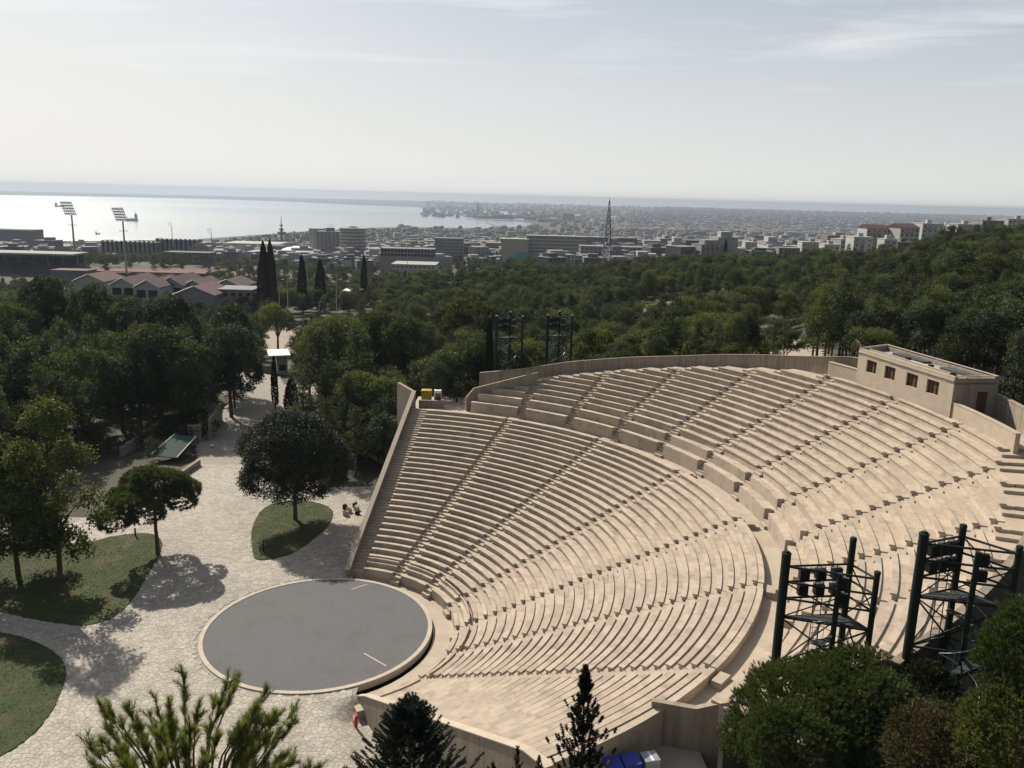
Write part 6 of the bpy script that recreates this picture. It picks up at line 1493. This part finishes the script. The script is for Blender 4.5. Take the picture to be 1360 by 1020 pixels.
# ---------------------------------------------------------------- car park and street furniture behind the wood
pk = [(-76, 170), (-42, 170), (-36, 200), (-33, 238), (-46, 256), (-66, 224)]
tag(grid_sheet(pk, 2, lambda x, y: tz(x, y), .12).build('car_park', M['dirt']), 'pale car park beyond the entrance trees', kind='structure')
tag(grid_sheet(TRAIL, 1, lambda x, y: tz(x, y), .12).build('gravel_trail', M['dirt']), 'pale gravel trail climbing through the wood on the right', kind='structure')
def car(x, y, rz, m_, lab):
    e = tag(empty('parked_car', (x, y, tz(x, y)+.14), rz), lab, 'car', 'cars in the far car park')
    mb = MB(); mb.hexa([(-2.1, -.85, .3), (2.1, -.85, .3), (2.1, .85, .3), (-2.1, .85, .3), (-2.05, -.83, .85), (2.05, -.83, .8), (2.05, .83, .8), (-2.05, .83, .85)]); mb.build('body', m_, e)
    mb = MB(); mb.hexa([(-1.6, -.78, .853), (1.1, -.78, .853), (1.1, .78, .853), (-1.6, .78, .853), (-1.1, -.62, 1.42), (.4, -.62, 1.42), (.4, .62, 1.42), (-1.1, .62, 1.42)]); mb.build('cabin', M['glass'], e)
    for sx in (-1.3, 1.3):
        for sy in (-.8, .8): mb = MB(); mb.tube((sx, sy-.1, .32), (sx, sy+.1, .32), .32, n=10); mb.build('wheel', M['dark'], e)
for q, (px_, Y_) in enumerate(((388, 300), (396, 300), (404, 302), (412, 303), (455, 290), (378, 296), (467, 292))):
    x, y = at_px(px_, Y_); car(x, y, R(80), [M['white'], M['blue'], M['galv'], M['dark'], M['white'], M['red'], M['galv']][q], ['white', 'blue', 'silver', 'black', 'white', 'red', 'silver'][q]+' car parked '+['leftmost but one in the row behind the bright tree', 'between a white and a silver car', 'right of the blue car', 'at the right end of the row of four', 'by the metal roofed shed', 'leftmost behind the bright tree', 'right of the metal roofed shed'][q])
for (cx_, cy_, a_, b_), lab in zip(CLEAR[:4], ('bare pale clearing in the wood behind the middle of the theatre', 'small bare clearing left of the larger one on the right slope', 'bare sandy clearing with a track on the right slope', 'bare patch high in the wood at the right edge')):
    P = [(cx_+a_*.85*math.cos(q*.35)*random.uniform(.8, 1.1), cy_+b_*.8*math.sin(q*.35)*random.uniform(.8, 1.1)) for q in range(18)]
    tag(grid_sheet(ccw(smooth_poly(P, 1)), 2, lambda x, y: tz(x, y), .1).build('bare_clearing', M['dirt']), lab, kind='structure')
# ticket kiosk with flat canopy
x, y, z = -37.8, 124.5, tz(-37.8, 124.5)
e = tag(empty('ticket_kiosk', (x, y, z), R(20)), 'small kiosk with a pale flat canopy on the entrance road', 'kiosk')
mb = MB(); mb.box(-2.6, 2.2, -3, 5, 4.6, 4.85); mb.build('canopy', M['white'], e); mb = MB(); mb.box(-.6, 1.6, -1.5, 3.5, 0, 4.59); mb.build('walls', M['plaster_w'], e)
mb = MB(); mb.box(-.3, 1.2, -1.56, -1.45, 1, 2.4); mb.build('window', M['dark'], e)
for sx in (-2.2, ): mb = MB(); mb.tube((sx, -2.5, 0), (sx, -2.5, 4.6), .1); mb.build('post', M['galv'], e)
# street lamps
def street_lamp(px, py_top, py_b, Y, lab, arm=1):
    x, y, z = ground_at(px, Y); zt = sight(px, py_top, Y).z; h = max(6, zt-z)
    e = tag(empty('street_lamp', (x, y, z)), lab, 'street lamp', 'street lamps beyond the wood'); mb = MB(); mb.tube((0, 0, 0), (0, 0, h), .16, .09, n=6); mb.build('pole', M['galv'], e)
    for s_ in ((-1, 1) if arm == 2 else (1,)): mb = MB(); mb.tube((0, 0, h), (s_*1.6, 0, h+.3), .07, n=5); mb.box(s_*1.6-.4, s_*1.6+.4, -.25, .25, h+.2, h+.36); mb.build('lamp_head', M['galv'], e)
for q, (px_, t_, Y_, a_) in enumerate(((541, 318, 420, 2), (382, 370, 300, 1), (371, 372, 310, 1), (447, 372, 290, 1), (590, 320, 600, 1), (1035, 318, 470, 1), (614, 316, 620, 2), (318, 345, 500, 1))):
    street_lamp(px_, t_, 0, Y_, 'street lamp '+['with two arms left of the central grey slab', 'right of the cypress pair', 'close behind the cypress pair', 'by the metal roofed shed', 'in front of the central grey slab', 'with a white pole among the houses on the right', 'tall and dark right of the central grey slab', 'left of the cypress pair'][q], a_)

# ---------------------------------------------------------------- haze
HAZE = .82e-4
m = bpy.data.materials.new('haze_air'); m.use_nodes = True; t = m.node_tree; t.nodes.clear()
o_ = N(t, 'ShaderNodeOutputMaterial'); pv = N(t, 'ShaderNodeVolumePrincipled'); pv.inputs['Color'].default_value = (.40, .465, .55, 1); pv.inputs['Density'].default_value = HAZE; pv.inputs['Anisotropy'].default_value = .25
t.links.new(pv.outputs[0], o_.inputs['Volume'])
mb = MB(); mb.box(-19600, 19600, -19600, 19600, -120, 62); hz = mb.build('haze', m); tag(hz, 'thin pale haze over the town and the bay', kind='stuff')
